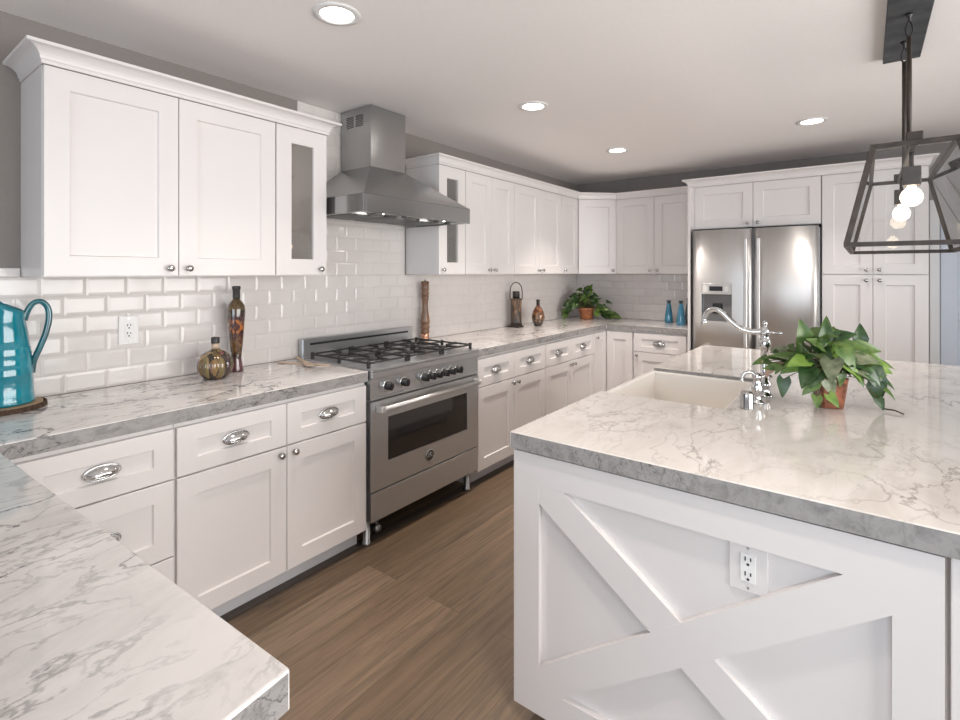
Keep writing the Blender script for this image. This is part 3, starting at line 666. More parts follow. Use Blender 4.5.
# oven door
mb = MB(); z0, z1, wa, wb, wz0, wz1_ = 0.288, 0.752, RY0 + 0.118, RY1 - 0.118, 0.422, 0.656
for u0, u1, a, b in ((RY0, wa, z0, z1), (wb, RY1, z0, z1), (wa, wb, z0, wz0), (wa, wb, wz1_, z1)): RF.box(mb, u0, u1, a, b, -0.029, 0.004)
bmesh.ops.remove_doubles(mb.bm, verts=mb.bm.verts[:], dist=1e-5)
od = mb.build('oven_door', M['steel'], r)
mb = MB(); RF.box(mb, wa + 0.0005, wb - 0.0005, wz0 + 0.0005, wz1_ - 0.0005, -0.028, -0.0005); mb.build('oven_window', M['black_glass'], od)
hz_ = 0.716
mb = MB(); mb.tube([RF.P(RY0 + 0.045, hz_, 0.046), RF.P(RY1 - 0.045, hz_, 0.046)], 0.0125, 16)
for y in (RY0 + 0.045, RY1 - 0.045):
    mb.hexa([RF.P(y - 0.014, hz_ - 0.02, 0.0045), RF.P(y + 0.014, hz_ - 0.02, 0.0045), RF.P(y + 0.014, hz_ + 0.016, 0.0045), RF.P(y - 0.014, hz_ + 0.016, 0.0045), RF.P(y - 0.014, hz_ - 0.014, 0.058), RF.P(y + 0.014, hz_ - 0.014, 0.058), RF.P(y + 0.014, hz_ + 0.014, 0.058), RF.P(y - 0.014, hz_ + 0.014, 0.058)], 0.003)
mb.build('door_handle', M['steel_v'], od)
ec, ez = 2.178, 0.358
mb = MB(); mb.lathe([(0.034, 0), (0.034, 0.003), (0.030, 0.005)], RF.P(ec, ez, 0.0042), (1, 0, 0), 28); em = mb.build('emblem', M['black'], od)
mb = MB()
mb.tube([RF.P(ec + 0.032 * math.cos(2 * PI * k / 28), ez + 0.032 * math.sin(2 * PI * k / 28), 0.0078) for k in range(29)], 0.0028, 8, cap=False)
for sgn in (-1, 1):   # winged mark
    for k in range(3):
        mb.tube([RF.P(ec + sgn * 0.003, ez + 0.013 - k * 0.009, 0.0098), RF.P(ec + sgn * 0.012, ez + 0.016 - k * 0.009, 0.0098), RF.P(ec + sgn * 0.021, ez + 0.009 - k * 0.009, 0.0098)], 0.0017, 6)
mb.tube([RF.P(ec, ez + 0.02, 0.0098), RF.P(ec, ez - 0.022, 0.0098)], 0.0022, 6)
mb.build('emblem_mark', M['chrome'], em)
mb = MB(); RF.box(mb, RY0 + 0.002, RY1 - 0.002, 0.132, 0.279, -0.029, 0.004, 0.001); mb.build('storage_drawer', M['steel'], r)
for x, y in ((0.60, RY0 + 0.02), (0.60, RY1 - 0.05), (0.12, RY0 + 0.05), (0.12, RY1 - 0.05)):
    mb = MB(); mb.lathe([(0.024, 0.003), (0.024, 0.012), (0.019, 0.016), (0.019, 0.1295)], (x, y, 0.0), (0, 0, 1), 16); mb.build('leg', M['steel'], r)
mb = MB(); mb.ball((0.56, 1.86, 0.0335), 0.03, 12); mb.cyl((0.56, 1.86, 0.055), (0.56, 1.86, 0.1295), 0.012); mb.build('levelling_foot', M['steel_dark'], r)

# ------------------------------------------------------------------ fridge
r = thing('refrigerator', 'stainless steel french door refrigerator with an ice dispenser', 'refrigerator', (1.93, 5.0, 0))
FF = Frame((0, 4.70, 0), (1, 0, 0), (0, -1, 0))
fx0, fxm, fx1 = 1.466, 1.940, 2.392
mb = MB(); FF.box(mb, fx0 + 0.004, fx1 + 0.008, 0.02, 1.775, -0.62, -0.032, 0.004); mb.build('case', M['steel_dark'], r)
def fdoor(name, a, b, z0, z1, hole=None):
    """door with a softly bowed front"""
    mb = MB(); n = 14; zz = sorted({z0, z1, *( [hole[2], hole[3]] if hole else [])})
    us = sorted({round(a + (b - a) * k / n, 5) for k in range(n + 1)} | ({hole[0], hole[1]} if hole else set()))
    def dep(u):
        t = (u - a) / (b - a); e = min(t, 1 - t) * (b - a)
        return 0.012 * math.sin(PI * t) + (0.014 * math.sqrt(max(0, 1 - (1 - min(e, 0.03) / 0.03) ** 2)))
    g = {(i, j): mb.bm.verts.new(FF.P(u, z, dep(u))) for i, u in enumerate(us) for j, z in enumerate(zz)}
    gb = {(i, j): mb.bm.verts.new(FF.P(u, z, -0.031)) for i, u in enumerate(us) for j, z in enumerate(zz)}
    for i in range(len(us) - 1):
        for j in range(len(zz) - 1):
            inh = hole and us[i] >= hole[0] - 1e-6 and us[i + 1] <= hole[1] + 1e-6 and zz[j] >= hole[2] - 1e-6 and zz[j + 1] <= hole[3] + 1e-6
            if not inh:
                f = mb.bm.faces.new([g[i, j], g[i + 1, j], g[i + 1, j + 1], g[i, j + 1]]); f.smooth = True
            mb.bm.faces.new([gb[i, j], gb[i, j + 1], gb[i + 1, j + 1], gb[i + 1, j]])
    J = len(zz) - 1; I = len(us) - 1
    for i in range(I):
        mb.bm.faces.new([g[i, 0], gb[i, 0], gb[i + 1, 0], g[i + 1, 0]]); mb.bm.faces.new([g[i, J], g[i + 1, J], gb[i + 1, J], gb[i, J]])
    for j in range(J):
        mb.bm.faces.new([g[0, j], g[0, j + 1], gb[0, j + 1], gb[0, j]]); mb.bm.faces.new([g[I, j], gb[I, j], gb[I, j + 1], g[I, j + 1]])
    return mb.build(name, M['steel_v'], r)
hx0, hx1, hzb, hzt = 1.545, 1.785, 1.004, 1.330
d1_ = fdoor('door', fx0, fxm - 0.004, 0.72, 1.785, (hx0, hx1, hzb, hzt)); d2_ = fdoor('door', fxm + 0.004, fx1, 0.72, 1.785)
d3_ = fdoor('freezer_drawer', fx0, fx1, 0.06, 0.712)
def fhandle(parent, u, z0, z1):
    mb = MB(); FF.box(mb, u - 0.013, u + 0.013, z0, z1, 0.055, 0.073, 0.005)
    for z in (z0 + 0.03, z1 - 0.03): FF.box(mb, u - 0.009, u + 0.009, z - 0.02, z + 0.02, 0.01, 0.056)
    return mb.build('door_handle', M['steel_v'], parent)
fhandle(d1_, 1.893, 0.80, 1.70); fhandle(d2_, 1.987, 0.80, 1.70)
mb = MB(); FF.box(mb, fx0 + 0.06, fx1 - 0.06, 0.655, 0.675, 0.055, 0.073, 0.005)
for u in (fx0 + 0.1, fx1 - 0.1): FF.box(mb, u - 0.02, u + 0.02, 0.656, 0.674, 0.01, 0.056)
mb.build('door_handle', M['steel_v'], d3_)
dz = 1.232
mb = MB(); FF.box(mb, hx0 + 0.001, hx1 - 0.001, dz, hzt - 0.001, -0.028, 0.031, 0.004); dp = mb.build('dispenser_panel', M['steel_v'], d1_)
mb = MB(); FF.box(mb, hx0 + 0.065, hx1 - 0.07, dz + 0.03, hzt - 0.028, 0.0305, 0.0325); mb.build('display', M['black'], dp)
mb = MB()
for k in range(2): FF.box(mb, hx1 - 0.055, hx1 - 0.030, dz + 0.026 + k * 0.024, dz + 0.044 + k * 0.024, 0.0305, 0.033, 0.001)
FF.box(mb, hx0 + 0.012, hx0 + 0.05, dz + 0.02, hzt - 0.02, 0.0305, 0.0325, 0.001); mb.build('button', M['plastic'], dp)
mb = MB(); FF.box(mb, hx0 + 0.001, hx1 - 0.001, hzb + 0.001, dz - 0.001, -0.029, -0.024); FF.box(mb, hx0 + 0.001, hx0 + 0.005, hzb + 0.001, dz - 0.001, -0.024, 0.012); FF.box(mb, hx1 - 0.005, hx1 - 0.001, hzb + 0.001, dz - 0.001, -0.024, 0.012)
FF.box(mb, hx0 + 0.005, hx1 - 0.005, hzb + 0.001, hzb + 0.008, -0.024, 0.02); dc = mb.build('dispenser_recess', M['steel_dark'], d1_)
mb = MB(); FF.box(mb, hx0 + 0.08, hx1 - 0.08, hzb + 0.06, hzb + 0.15, -0.022, -0.012, 0.004); mb.build('paddle', M['black'], dc)

# ------------------------------------------------------------------ island
IX0, IX1, IY0, IY1 = 1.772, 3.32, 1.355, 3.77
SX1, SY0, SY1 = 2.268, 2.048, 2.735
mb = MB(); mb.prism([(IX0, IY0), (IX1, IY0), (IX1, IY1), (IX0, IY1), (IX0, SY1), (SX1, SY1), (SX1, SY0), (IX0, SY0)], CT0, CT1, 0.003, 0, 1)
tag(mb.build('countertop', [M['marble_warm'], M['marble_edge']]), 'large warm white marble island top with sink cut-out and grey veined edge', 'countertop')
r = thing('kitchen_island', 'white kitchen island base with an X-braced end panel', 'island', (2.4, 2.5, 0))
PY = 1.368
mb = MB(); mb.prism([(1.800, PY + 0.03), (2.805, PY + 0.03), (2.805, 3.74), (1.800, 3.74)], 0.098, 0.655); mb.prism([(1.800, PY + 0.03), (2.805, PY + 0.03), (2.805, 3.74), (1.800, 3.74), (1.800, SY1 + 0.004), (SX1 + 0.004, SY1 + 0.004), (SX1 + 0.004, SY0 - 0.004), (1.800, SY0 - 0.004)], 0.6555, BT - 0.001)
mb.build('carcass', M['paint'], r)
mb = MB(); mb.box(1.855, 2.80, PY + 0.055, 3.70, 0.004, 0.097); mb.build('toe_kick', M['paint'], r)
# end panel with crossed braces
EF = Frame((0, PY, 0), (1, 0, 0), (0, -1, 0))
a0, a1, b0, b1 = 1.780, 2.806, 0.048, 0.855
i0, i1, j0, j1 = 1.872, 2.724, 0.140, 0.762
mb = MB(); EF.box(mb, a0 + 0.001, a1 - 0.001, b0 + 0.001, b1 - 0.001, -0.0295, -0.018); ep = mb.build('end_panel', M['paint'], r)
mb = MB(); f0, f1 = -0.0178, 0.0022
EF.box(mb, a0, i0, b0, b1, f0, f1); EF.box(mb, i1, a1, b0, b1, f0, f1); EF.box(mb, i0, i1, j1, b1, f0, f1); EF.box(mb, i0, i1, b0, j0, f0, f1)
mb.build('panel_frame', M['paint'], ep)
# brace edges measured on the panel: two bands corner to corner
bw_ = 0.047
def brace(pa, pb, name, cut=None):
    pa, pb = Vector(pa), Vector(pb); d = (pb - pa).normalized(); n = Vector((-d.y, d.x))
    L0, L1, R0, R1 = pa + n * bw_, pb + n * bw_, pa - n * bw_, pb - n * bw_
    # clip the band to the opening
    poly = [L0 - d * 0.3, L1 + d * 0.3, R1 + d * 0.3, R0 - d * 0.3]
    for ax, lim, keep in ((0, i0, 1), (0, i1, -1), (1, j0, 1), (1, j1, -1)):
        out = []
        for k in range(len(poly)):
            p, q = poly[k], poly[(k + 1) % len(poly)]
            ip, iq = (p[ax] - lim) * keep >= 0, (q[ax] - lim) * keep >= 0
            if ip: out.append(p)
            if ip != iq:
                t = (lim - p[ax]) / (q[ax] - p[ax]); out.append(p + (q - p) * t)
        poly = out
    mb = MB(); n_ = len(poly)
    lo = [mb.bm.verts.new(EF.P(p.x, p.y, f0)) for p in poly]; hi = [mb.bm.verts.new(EF.P(p.x, p.y, f1 - (0.0006 if cut else 0.0))) for p in poly]
    mb.bm.faces.new(hi); mb.bm.faces.new(lo[::-1])
    for k in range(n_): mb.bm.faces.new([lo[k], lo[(k + 1) % n_], hi[(k + 1) % n_], hi[k]])
    return mb.build(name, M['paint'], ep)
brace((i0 + 0.01, j0 + 0.01), (i1 - 0.01, j1 - 0.005), 'cross_brace')
brace((i0 + 0.01, j1 - 0.005), (i1 - 0.01, j0 + 0.01), 'cross_brace', True)
mb = MB(); mb.box(2.816, 3.02, PY + 0.006, PY + 0.10, 0.0, BT - 0.001, 0.002); mb.build('corner_post', M['paint'], r)
mb = MB(); mb.box(2.816, 3.02, 3.60, 3.70, 0.0, BT - 0.001, 0.002); mb.build('corner_post', M['paint'], r)
mb = MB(); mb.box(2.8055, 2.8155, PY + 0.30, 3.59, 0.02, BT - 0.001); mb.build('back_panel', M['paint'], r)
# farmhouse sink
mb = MB(); sx0, sx1, sy0, sy1 = 1.764, SX1 - 0.003, SY0 + 0.003, SY1 - 0.003; t = 0.024; zt, zb = 0.897, 0.665
bmv = mb.bm
def rect(i, z, tp=0.0): return [bmv.verts.new(p) for p in ((sx0 + i + tp, sy0 + i + tp, z), (sx1 - i - tp, sy0 + i + tp, z), (sx1 - i - tp, sy1 - i - tp, z), (sx0 + i + tp, sy1 - i - tp, z))]
R = [rect(0, zb), rect(0, zt - 0.004), rect(0.004, zt), rect(t - 0.004, zt), rect(t, zt - 0.006), rect(t, zb + 0.05, 0.008), rect(t, zb + 0.02, 0.03)]
for a, b in zip(R, R[1:]):
    for k in range(4): bmv.faces.new([a[k], a[(k + 1) % 4], b[(k + 1) % 4], b[k]])
bmv.faces.new(R[-1]); bmv.faces.new(R[0][::-1])
sk = mb.build('farmhouse_sink', M['porcelain']); tag(sk, 'white apron-front farmhouse sink set into the island', 'sink')
mb = MB(); mb.lathe([(0.044, 0), (0.044, 0.003), (0.03, 0.0035), (0.026, 0.001)], (2.02, 2.39, zb + 0.0205), (0, 0, 1), 24); mb.build('drain', M['chrome'], sk)

# ------------------------------------------------------------------ island fittings
def smooth_path(pts, n=6):
    P = [Vector(p) for p in pts]; out = []
    for i in range(len(P) - 1):
        p0, p1, p2, p3 = P[max(i - 1, 0)], P[i], P[i + 1], P[min(i + 2, len(P) - 1)]
        for k in range(n):
            t = k / n
            out.append(0.5 * ((2 * p1) + (p2 - p0) * t + (2 * p0 - 5 * p1 + 4 * p2 - p3) * t * t + (3 * p1 - p0 - 3 * p2 + p3) * t ** 3))
    out.append(P[-1]); return out
z = CT1
fx, fy = 2.350, 2.37
r = thing('kitchen_faucet', 'chrome faucet with a long wavy swan spout behind the island sink', 'faucet', (fx, fy, z))
mb = MB(); mb.lathe([(0.030, 0.0005), (0.030, 0.006), (0.022, 0.012), (0.018, 0.03), (0.024, 0.045), (0.024, 0.055), (0.016, 0.066), (0.0145, 0.15), (0.0145, 0.185), (0.020, 0.195), (0.024, 0.215), (0.021, 0.235), (0.014, 0.243), (0.017, 0.250), (0.019, 0.262), (0.015, 0.278), (0.008, 0.285), (0.007, 0.29), (0.011, 0.298), (0.008, 0.307), (0.001, 0.311)], (fx, fy, z), (0, 0, 1), 22); mb.build('column', M['chrome'], r)
sp = smooth_path([(fx - 0.012, fy, z + 0.264), (2.30, fy, z + 0.262), (2.262, fy, z + 0.272), (2.225, fy, z + 0.300), (2.19, fy, z + 0.335), (2.16, fy, z + 0.348), (2.132, fy, z + 0.338), (2.118, fy, z + 0.312), (2.116, fy, z + 0.296)])
mb = MB(); mb.tube(sp, [0.0125 - 0.003 * i / len(sp) for i in range(len(sp))], 14); mb.lathe([(0.010, 0), (0.013, 0.003), (0.013, 0.016), (0.010, 0.019)], (2.116, fy, z + 0.280), (0, 0, 1), 16); mb.build('spout', M['chrome'], r)
mb = MB(); mb.tube([(fx + 0.012, fy, z + 0.262), (fx + 0.05, fy, z + 0.262)], [0.006, 0.005], 10); mb.ball((fx + 0.055, fy, z + 0.262), 0.008, 12); mb.tube([(fx, fy - 0.012, z + 0.262), (fx, fy - 0.036, z + 0.262)], 0.005, 10); mb.ball((fx, fy - 0.04, z + 0.262), 0.007, 12); mb.build('cross_handle', M['chrome'], r)
sx, sy = 2.344, 2.225
r = thing('side_sprayer', 'chrome side valve with curled lever next to the tall faucet', 'faucet handle', (sx, sy, z))
mb = MB(); mb.lathe([(0.026, 0.0005), (0.026, 0.006), (0.017, 0.012), (0.014, 0.03), (0.020, 0.045), (0.022, 0.062), (0.016, 0.078), (0.013, 0.092), (0.018, 0.100), (0.018, 0.108), (0.010, 0.116), (0.003, 0.119)], (sx, sy, z), (0, 0, 1), 20); mb.build('base', M['chrome'], r)
mb = MB(); mb.tube(smooth_path([(sx, sy, z + 0.104), (sx - 0.02, sy - 0.004, z + 0.118), (sx - 0.042, sy - 0.008, z + 0.112), (sx - 0.052, sy - 0.01, z + 0.090), (sx - 0.048, sy - 0.01, z + 0.080)], 5), 0.0065, 10); mb.tube(smooth_path([(sx + 0.01, sy + 0.004, z + 0.100), (sx + 0.03, sy + 0.02, z + 0.112), (sx + 0.045, sy + 0.03, z + 0.10)], 4), 0.006, 10); mb.build('lever', M['chrome'], r)
mb = MB(); mb.lathe([(0.024, 0.0005), (0.024, 0.004), (0.0225, 0.006), (0.0225, 0.055), (0.019, 0.063), (0.004, 0.066)], (2.326, 2.118, z), (0, 0, 1), 24)
tag(mb.build('air_gap', M['nickel']), 'short plain chrome cylinder cap at the near corner of the island sink', 'air gap')

# outlets
def outlet(F_, u, z, label, w_, h_, two_screws, d=0.0):
    r = thing('wall_outlet', label, 'outlet', tuple(F_.P(u, z, d)))
    mb = MB(); F_.box(mb, u - w_ / 2, u + w_ / 2, z - h_ / 2, z + h_ / 2, d, d + 0.005, 0.002); mb.build('cover_plate', M['plastic'] if two_screws else M['paint'], r)
    mb = MB(); F_.box(mb, u - 0.017, u + 0.017, z - 0.034, z + 0.034, d + 0.0052, d + 0.0075, 0.001); rc = mb.build('receptacle', M['plastic'], r)
    mb = MB(); e = d + 0.0074
    for s_ in (-1, 1):
        zz = z + s_ * 0.018
        F_.box(mb, u - 0.0075, u - 0.0045, zz, zz + 0.010, e, e + 0.0008); F_.box(mb, u + 0.0045, u + 0.0075, zz + 0.001, zz + 0.009, e, e + 0.0008)
        mb.lathe([(0.0033, 0), (0.0033, 0.0008)], F_.P(u, zz - 0.008, e), F_.n, 12)
    mb.build('slots', M['slot'], rc)
    for s_ in (-1, 1):
        mb = MB(); mb.lathe([(0.003, 0), (0.003, 0.001)], F_.P(u, z + s_ * (h_ / 2 - 0.011), d + 0.0051), F_.n, 12); mb.build('screw', M['chrome'], r)
outlet(WL, 0.874, 1.160, 'white double outlet on the tile between pitcher and bottles', 0.080, 0.128, True, 0.0088)
outlet(EF, 2.452, 0.702, 'white double outlet on the X-braced end panel of the island', 0.086, 0.118, False, -0.0178)

# ------------------------------------------------------------------ things on the counters
# wood slice and pitcher
px, py = 0.135, 0.435
r = thing('wood_slice', 'bark-edged round wood slice under the turquoise pitcher', 'trivet', (px, py, z))
def wobble(mb, rad, z0, z1, n=40, mi=0, seed=1):
    rnd = random.Random(seed); k = [1 + 0.018 * math.sin(3 * 2 * PI * i / n + 1) + rnd.uniform(-0.012, 0.012) for i in range(n)]
    mb.prism([(px + rad * k[i] * math.cos(2 * PI * i / n), py + rad * k[i] * math.sin(2 * PI * i / n)) for i in range(n)], z0, z1)
mb = MB(); wobble(mb, 0.112, z + 0.0008, z + 0.020); mb.build('slice_core', M['slice'], r)
mb = MB(); n = 48; rnd = random.Random(3); ko = [0.118 + 0.004 * rnd.random() for i in range(n)]
lo_i = [mb.bm.verts.new((px + 0.1155 * math.cos(2 * PI * i / n), py + 0.1155 * math.sin(2 * PI * i / n), z + 0.0008)) for i in range(n)]
lo_o = [mb.bm.verts.new((px + ko[i] * math.cos(2 * PI * i / n), py + ko[i] * math.sin(2 * PI * i / n), z + 0.0008)) for i in range(n)]
hi_o = [mb.bm.verts.new((px + (ko[i] - 0.001) * math.cos(2 * PI * i / n), py + (ko[i] - 0.001) * math.sin(2 * PI * i / n), z + 0.018)) for i in range(n)]
hi_i = [mb.bm.verts.new((px + 0.1155 * math.cos(2 * PI * i / n), py + 0.1155 * math.sin(2 * PI * i / n), z + 0.0195)) for i in range(n)]
for a, b in ((lo_i, lo_o), (lo_o, hi_o), (hi_o, hi_i), (hi_i, lo_i)):
    for i in range(n): mb.bm.faces.new([a[i], a[(i + 1) % n], b[(i + 1) % n], b[i]])
mb.build('bark', M['bark'], r)
pz = z + 0.0205
r = thing('pitcher', 'tall turquoise glazed ceramic pitcher at the left edge of the counter', 'pitcher', (px, py, pz))
prof = [(0.080, 0.0), (0.087, 0.004), (0.088, 0.012), (0.0845, 0.016), (0.0865, 0.020), (0.0835, 0.024), (0.0855, 0.028), (0.083, 0.033), (0.0825, 0.06), (0.081, 0.095), (0.083, 0.099), (0.080, 0.103), (0.082, 0.107), (0.079, 0.111), (0.081, 0.115), (0.078, 0.119), (0.076, 0.16), (0.0775, 0.164), (0.0745, 0.168), (0.0765, 0.172), (0.0735, 0.176), (0.0755, 0.180), (0.072, 0.184), (0.069, 0.21), (0.066, 0.235), (0.062, 0.255), (0.058, 0.272)]
mb = MB(); nn = 48; rings = []
hd = Vector((0.25, 0.97, 0)).normalized()
full = [(rr, hh * 1.14) for rr, hh in prof + [(0.0575, 0.285), (0.060, 0.298)]]
for (rr, hh) in full:
    ring = []
    for k in range(nn):
        t = 2 * PI * k / nn; dv = Vector((math.cos(t), math.sin(t), 0)); sp_ = max(0.0, -dv.dot(hd))
        rise = max(0.0, (hh - 0.265) / 0.075)
        ring.append(mb.bm.verts.new(Vector((px, py, pz + hh)) + dv * (rr * (1 + 0.45 * rise * sp_ ** 6)) + Vector((0, 0, 0.095 * rise * (sp_ ** 1.3 + 0.30 * (1 - abs(dv.dot(hd)))))))) 
    rings.append(ring)
inner = []
for ring, (rr, hh) in zip(reversed(rings), reversed(full)):
    inner.append([mb.bm.verts.new(v.co + (Vector((px, py, v.co.z)) - v.co).normalized() * 0.005) for v in ring])
    if hh < 0.06: break
seq = rings + inner
for a, b in zip(seq, seq[1:]):
    for k in range(nn):
        f = mb.bm.faces.new([a[k], a[(k + 1) % nn], b[(k + 1) % nn], b[k]]); f.smooth = True
mb.bm.faces.new(rings[0][::-1]); mb.bm.faces.new(inner[-1]); mb.build('pitcher_body', M['turq'], r)
def hp(o_, h_): return Vector((px, py, pz + h_ * 1.13)) + hd * (o_ * 0.95)
mb = MB(); mb.tube(smooth_path([hp(0.057, 0.272), hp(0.066, 0.300), hp(0.083, 0.327), hp(0.108, 0.333), hp(0.128, 0.312), hp(0.132, 0.275), hp(0.122, 0.225), hp(0.103, 0.175), hp(0.086, 0.135), hp(0.080, 0.095)]), 0.0095, 12, flat=1.35); mb.build('pitcher_handle', M['turq_dark'], r)
# oil bottles
bx, by = 0.190, 1.176
r = thing('decorative_bottle', 'squat round ribbed glass bottle of pickled peppers with a black cap', 'bottle', (bx, by, z))
mb = MB(); pr = [(0.035, 0.0008), (0.052, 0.006), (0.066, 0.022), (0.074, 0.045), (0.0755, 0.068), (0.070, 0.092), (0.058, 0.112), (0.040, 0.127), (0.022, 0.136), (0.0165, 0.142)]
mb.lathe(pr, (bx, by, z), (0, 0, 1), 72, rib=12, ribamt=0.12); bo = mb.build('glass_body', M['bottle_round'], r)
mb = MB(); mb.lathe([(0.0165, 0.1425), (0.0165, 0.168)], (bx, by, z), (0, 0, 1), 20); mb.build('neck', M['pale_wood'], r)
mb = MB(); mb.lathe([(0.0185, 0.1682), (0.0190, 0.172), (0.0190, 0.194), (0.017, 0.197)], (bx, by, z), (0, 0, 1), 20); mb.build('cap', M['cork'], r)
bx, by = 0.105, 1.322
r = thing('decorative_bottle', 'tall slim glass bottle layered with red and amber preserves', 'bottle', (bx, by, z))
mb = MB(); mb.lathe([(0.034, 0.0008), (0.036, 0.006), (0.030, 0.030), (0.0245, 0.062), (0.024, 0.075), (0.029, 0.12), (0.036, 0.20), (0.0415, 0.28), (0.043, 0.315), (0.040, 0.337), (0.030, 0.355), (0.019, 0.367), (0.0165, 0.374)], (bx, by, z), (0, 0, 1), 32); mb.build('glass_body', M['bottle_red'], r)
mb = MB(); mb.lathe([(0.0172, 0.3742), (0.0178, 0.38), (0.0178, 0.418), (0.0205, 0.422), (0.0205, 0.434), (0.017, 0.438)], (bx, by, z), (0, 0, 1), 24); mb.build('cap', M['cork'], r)
# wooden servers, one lying over the other
def server(label, p0, p1, z0, lift, wide):
    p0, p1 = Vector(p0), Vector(p1); d = (p1 - p0); Lr = d.length; d.normalize(); n_ = Vector((-d.y, d.x)); mb = MB(); rows = []
    for k in range(15):
        t = k / 14; wdt = 0.0085 + (wide - 0.0085) * (1 / (1 + math.exp(-(t - 0.70) * 26))) * (math.sqrt(max(0.0, 1 - max(0, (t - 0.82) / 0.185) ** 2)))
        th = 0.008 - 0.003 * t; c = p0 + d * (Lr * t); zz = z0 + lift * (1 - t) + 0.0008
        rows.append([mb.bm.verts.new((c.x + n_.x * wdt * a, c.y + n_.y * wdt * a, zz + b * th)) for a, b in ((-1, 0), (1, 0), (1, 0.8), (0, 1.15), (-1, 0.8))])
    for a, b in zip(rows, rows[1:]):
        for k in range(5): mb.bm.faces.new([a[k], a[(k + 1) % 5], b[(k + 1) % 5], b[k]])
    mb.bm.faces.new(rows[0]); mb.bm.faces.new(rows[-1][::-1])
    tag(mb.build('wooden_spoon', M['pale_wood'], smooth=False), label, 'utensil')
server('pale wooden salad server lying flat on the counter, lower of the crossed pair', (0.362, 1.700), (0.055, 1.590), z, 0.0, 0.020)
server('pale wooden salad server lying across the other near the range', (0.06, 1.700), (0.335, 1.605), z + 0.0095, 0.004, 0.022)
# pepper mill
bx, by = 0.065, 2.768
r = thing('pepper_mill', 'tall turned wooden pepper mill beside the range', 'pepper mill', (bx, by, z))
mb = MB(); mb.lathe([(0.032, 0.0008), (0.032, 0.005), (0.030, 0.008), (0.030, 0.055)], (bx, by, z), (0, 0, 1), 24); mb.build('copper_base', M['copper'], r)
mb = MB(); mb.lathe([(0.030, 0.0555), (0.033, 0.06), (0.033, 0.076), (0.028, 0.082), (0.033, 0.090), (0.034, 0.108), (0.029, 0.116), (0.033, 0.124), (0.034, 0.145), (0.031, 0.175), (0.024, 0.22), (0.021, 0.26), (0.0225, 0.29), (0.027, 0.315), (0.0275, 0.325), (0.0245, 0.332)], (bx, by, z), (0, 0, 1), 24); mb.build('mill_body', M['oak'], r)
mb = MB(); mb.lathe([(0.0245, 0.3325), (0.0285, 0.342), (0.0285, 0.358), (0.0245, 0.366), (0.0285, 0.375), (0.029, 0.40), (0.026, 0.418), (0.031, 0.424), (0.031, 0.436), (0.022, 0.442)], (bx, by, z), (0, 0, 1), 24); mb.build('mill_head', M['oak'], r)
mb = MB(); mb.lathe([(0.007, 0.4425), (0.008, 0.449), (0.004, 0.455)], (bx, by, z), (0, 0, 1), 14); mb.build('finial', M['nickel'], r)
# bronze lantern-like canister
bx, by = 0.105, 3.945
r = thing('lantern', 'tall dark bronze lantern with a loop handle on the counter', 'lantern', (bx, by, z))
mb = MB(); mb.box(bx - 0.052, bx + 0.052, by - 0.052, by + 0.052, z + 0.0008, z + 0.016, 0.003); mb.box(bx - 0.040, bx + 0.040, by - 0.040, by + 0.040, z + 0.016, z + 0.03, 0.002); mb.build('plinth', M['bronze'], r)
mb = MB(); mb.lathe([(0.054, 0.0305), (0.051, 0.05), (0.051, 0.245), (0.054, 0.255), (0.051, 0.262), (0.037, 0.268)], (bx, by, z), (0, 0, 1), 16, rib=8, ribamt=0.06); mb.build('lantern_body', M['carved'], r)
mb = MB(); mb.lathe([(0.033, 0.2685), (0.033, 0.325), (0.030, 0.332)], (bx, by, z), (0, 0, 1), 20); mb.build('collar', M['cork'], r)
mb = MB(); hdv = Vector((0.75, 0.66, 0)); c = Vector((bx, by, z))
mb.tube(smooth_path([c + hdv * 0.056 * s_ + Vector((0, 0, h_)) for s_, h_ in ((-1, 0.256), (-1, 0.33), (-0.85, 0.375), (-0.45, 0.405), (0, 0.413), (0.45, 0.405), (0.85, 0.375), (1, 0.33), (1, 0.256))]), 0.0042, 8); mb.build('loop_handle', M['bronze'], r)
# mosaic decanter
bx, by = 0.215, 4.155
r = thing('mosaic_vase', 'teardrop dark mosaic glass vase right of the bronze lantern', 'vase', (bx, by, z))
mb = MB(); mb.lathe([(0.032, 0.0008), (0.035, 0.004), (0.050, 0.03), (0.062, 0.07), (0.061, 0.10), (0.050, 0.14), (0.033, 0.17), (0.021, 0.188), (0.0165, 0.196)], (bx, by, z), (0, 0, 1), 28); mb.build('vase_body', M['mosaic'], r)
mb = MB(); mb.lathe([(0.0165, 0.1965), (0.0165, 0.235), (0.0195, 0.240), (0.0195, 0.248), (0.016, 0.25)], (bx, by, z), (0, 0, 1), 20); mb.build('vase_neck', M['cork'], r)
# blue bottles
def blue(label, x, y, h, mname):
    r = thing('glass_bottle', label, 'bottle', (x, y, z)); s_ = h / 0.235
    mb = MB(); mb.lathe([(0.039, 0.0008), (0.0415, 0.006), (0.040, 0.04), (0.033, 0.11 * s_), (0.025, 0.165 * s_), (0.019, 0.195 * s_), (0.0175, 0.205 * s_)], (x, y, z), (0, 0, 1), 24); mb.build('glass_body', M[mname], r)
    mb = MB(); mb.lathe([(0.0175, 0.2055 * s_), (0.0185, 0.21 * s_), (0.0185, 0.222 * s_), (0.0235, 0.228 * s_), (0.0235, 0.235 * s_), (0.016, 0.236 * s_)], (x, y, z), (0, 0, 1), 20); mb.build('bottle_lip', M['navy'], r)
blue('blue glass bottle standing clear of the fridge panel, left of the blue pair', 1.105, 5.215, 0.225, 'blue')
blue('blue glass bottle nearest the fridge panel, right of the blue pair', 1.270, 5.045, 0.235, 'blue')
blue('dark glass bottle half hidden behind the fridge panel', 1.300, 5.20, 0.25, 'navy')

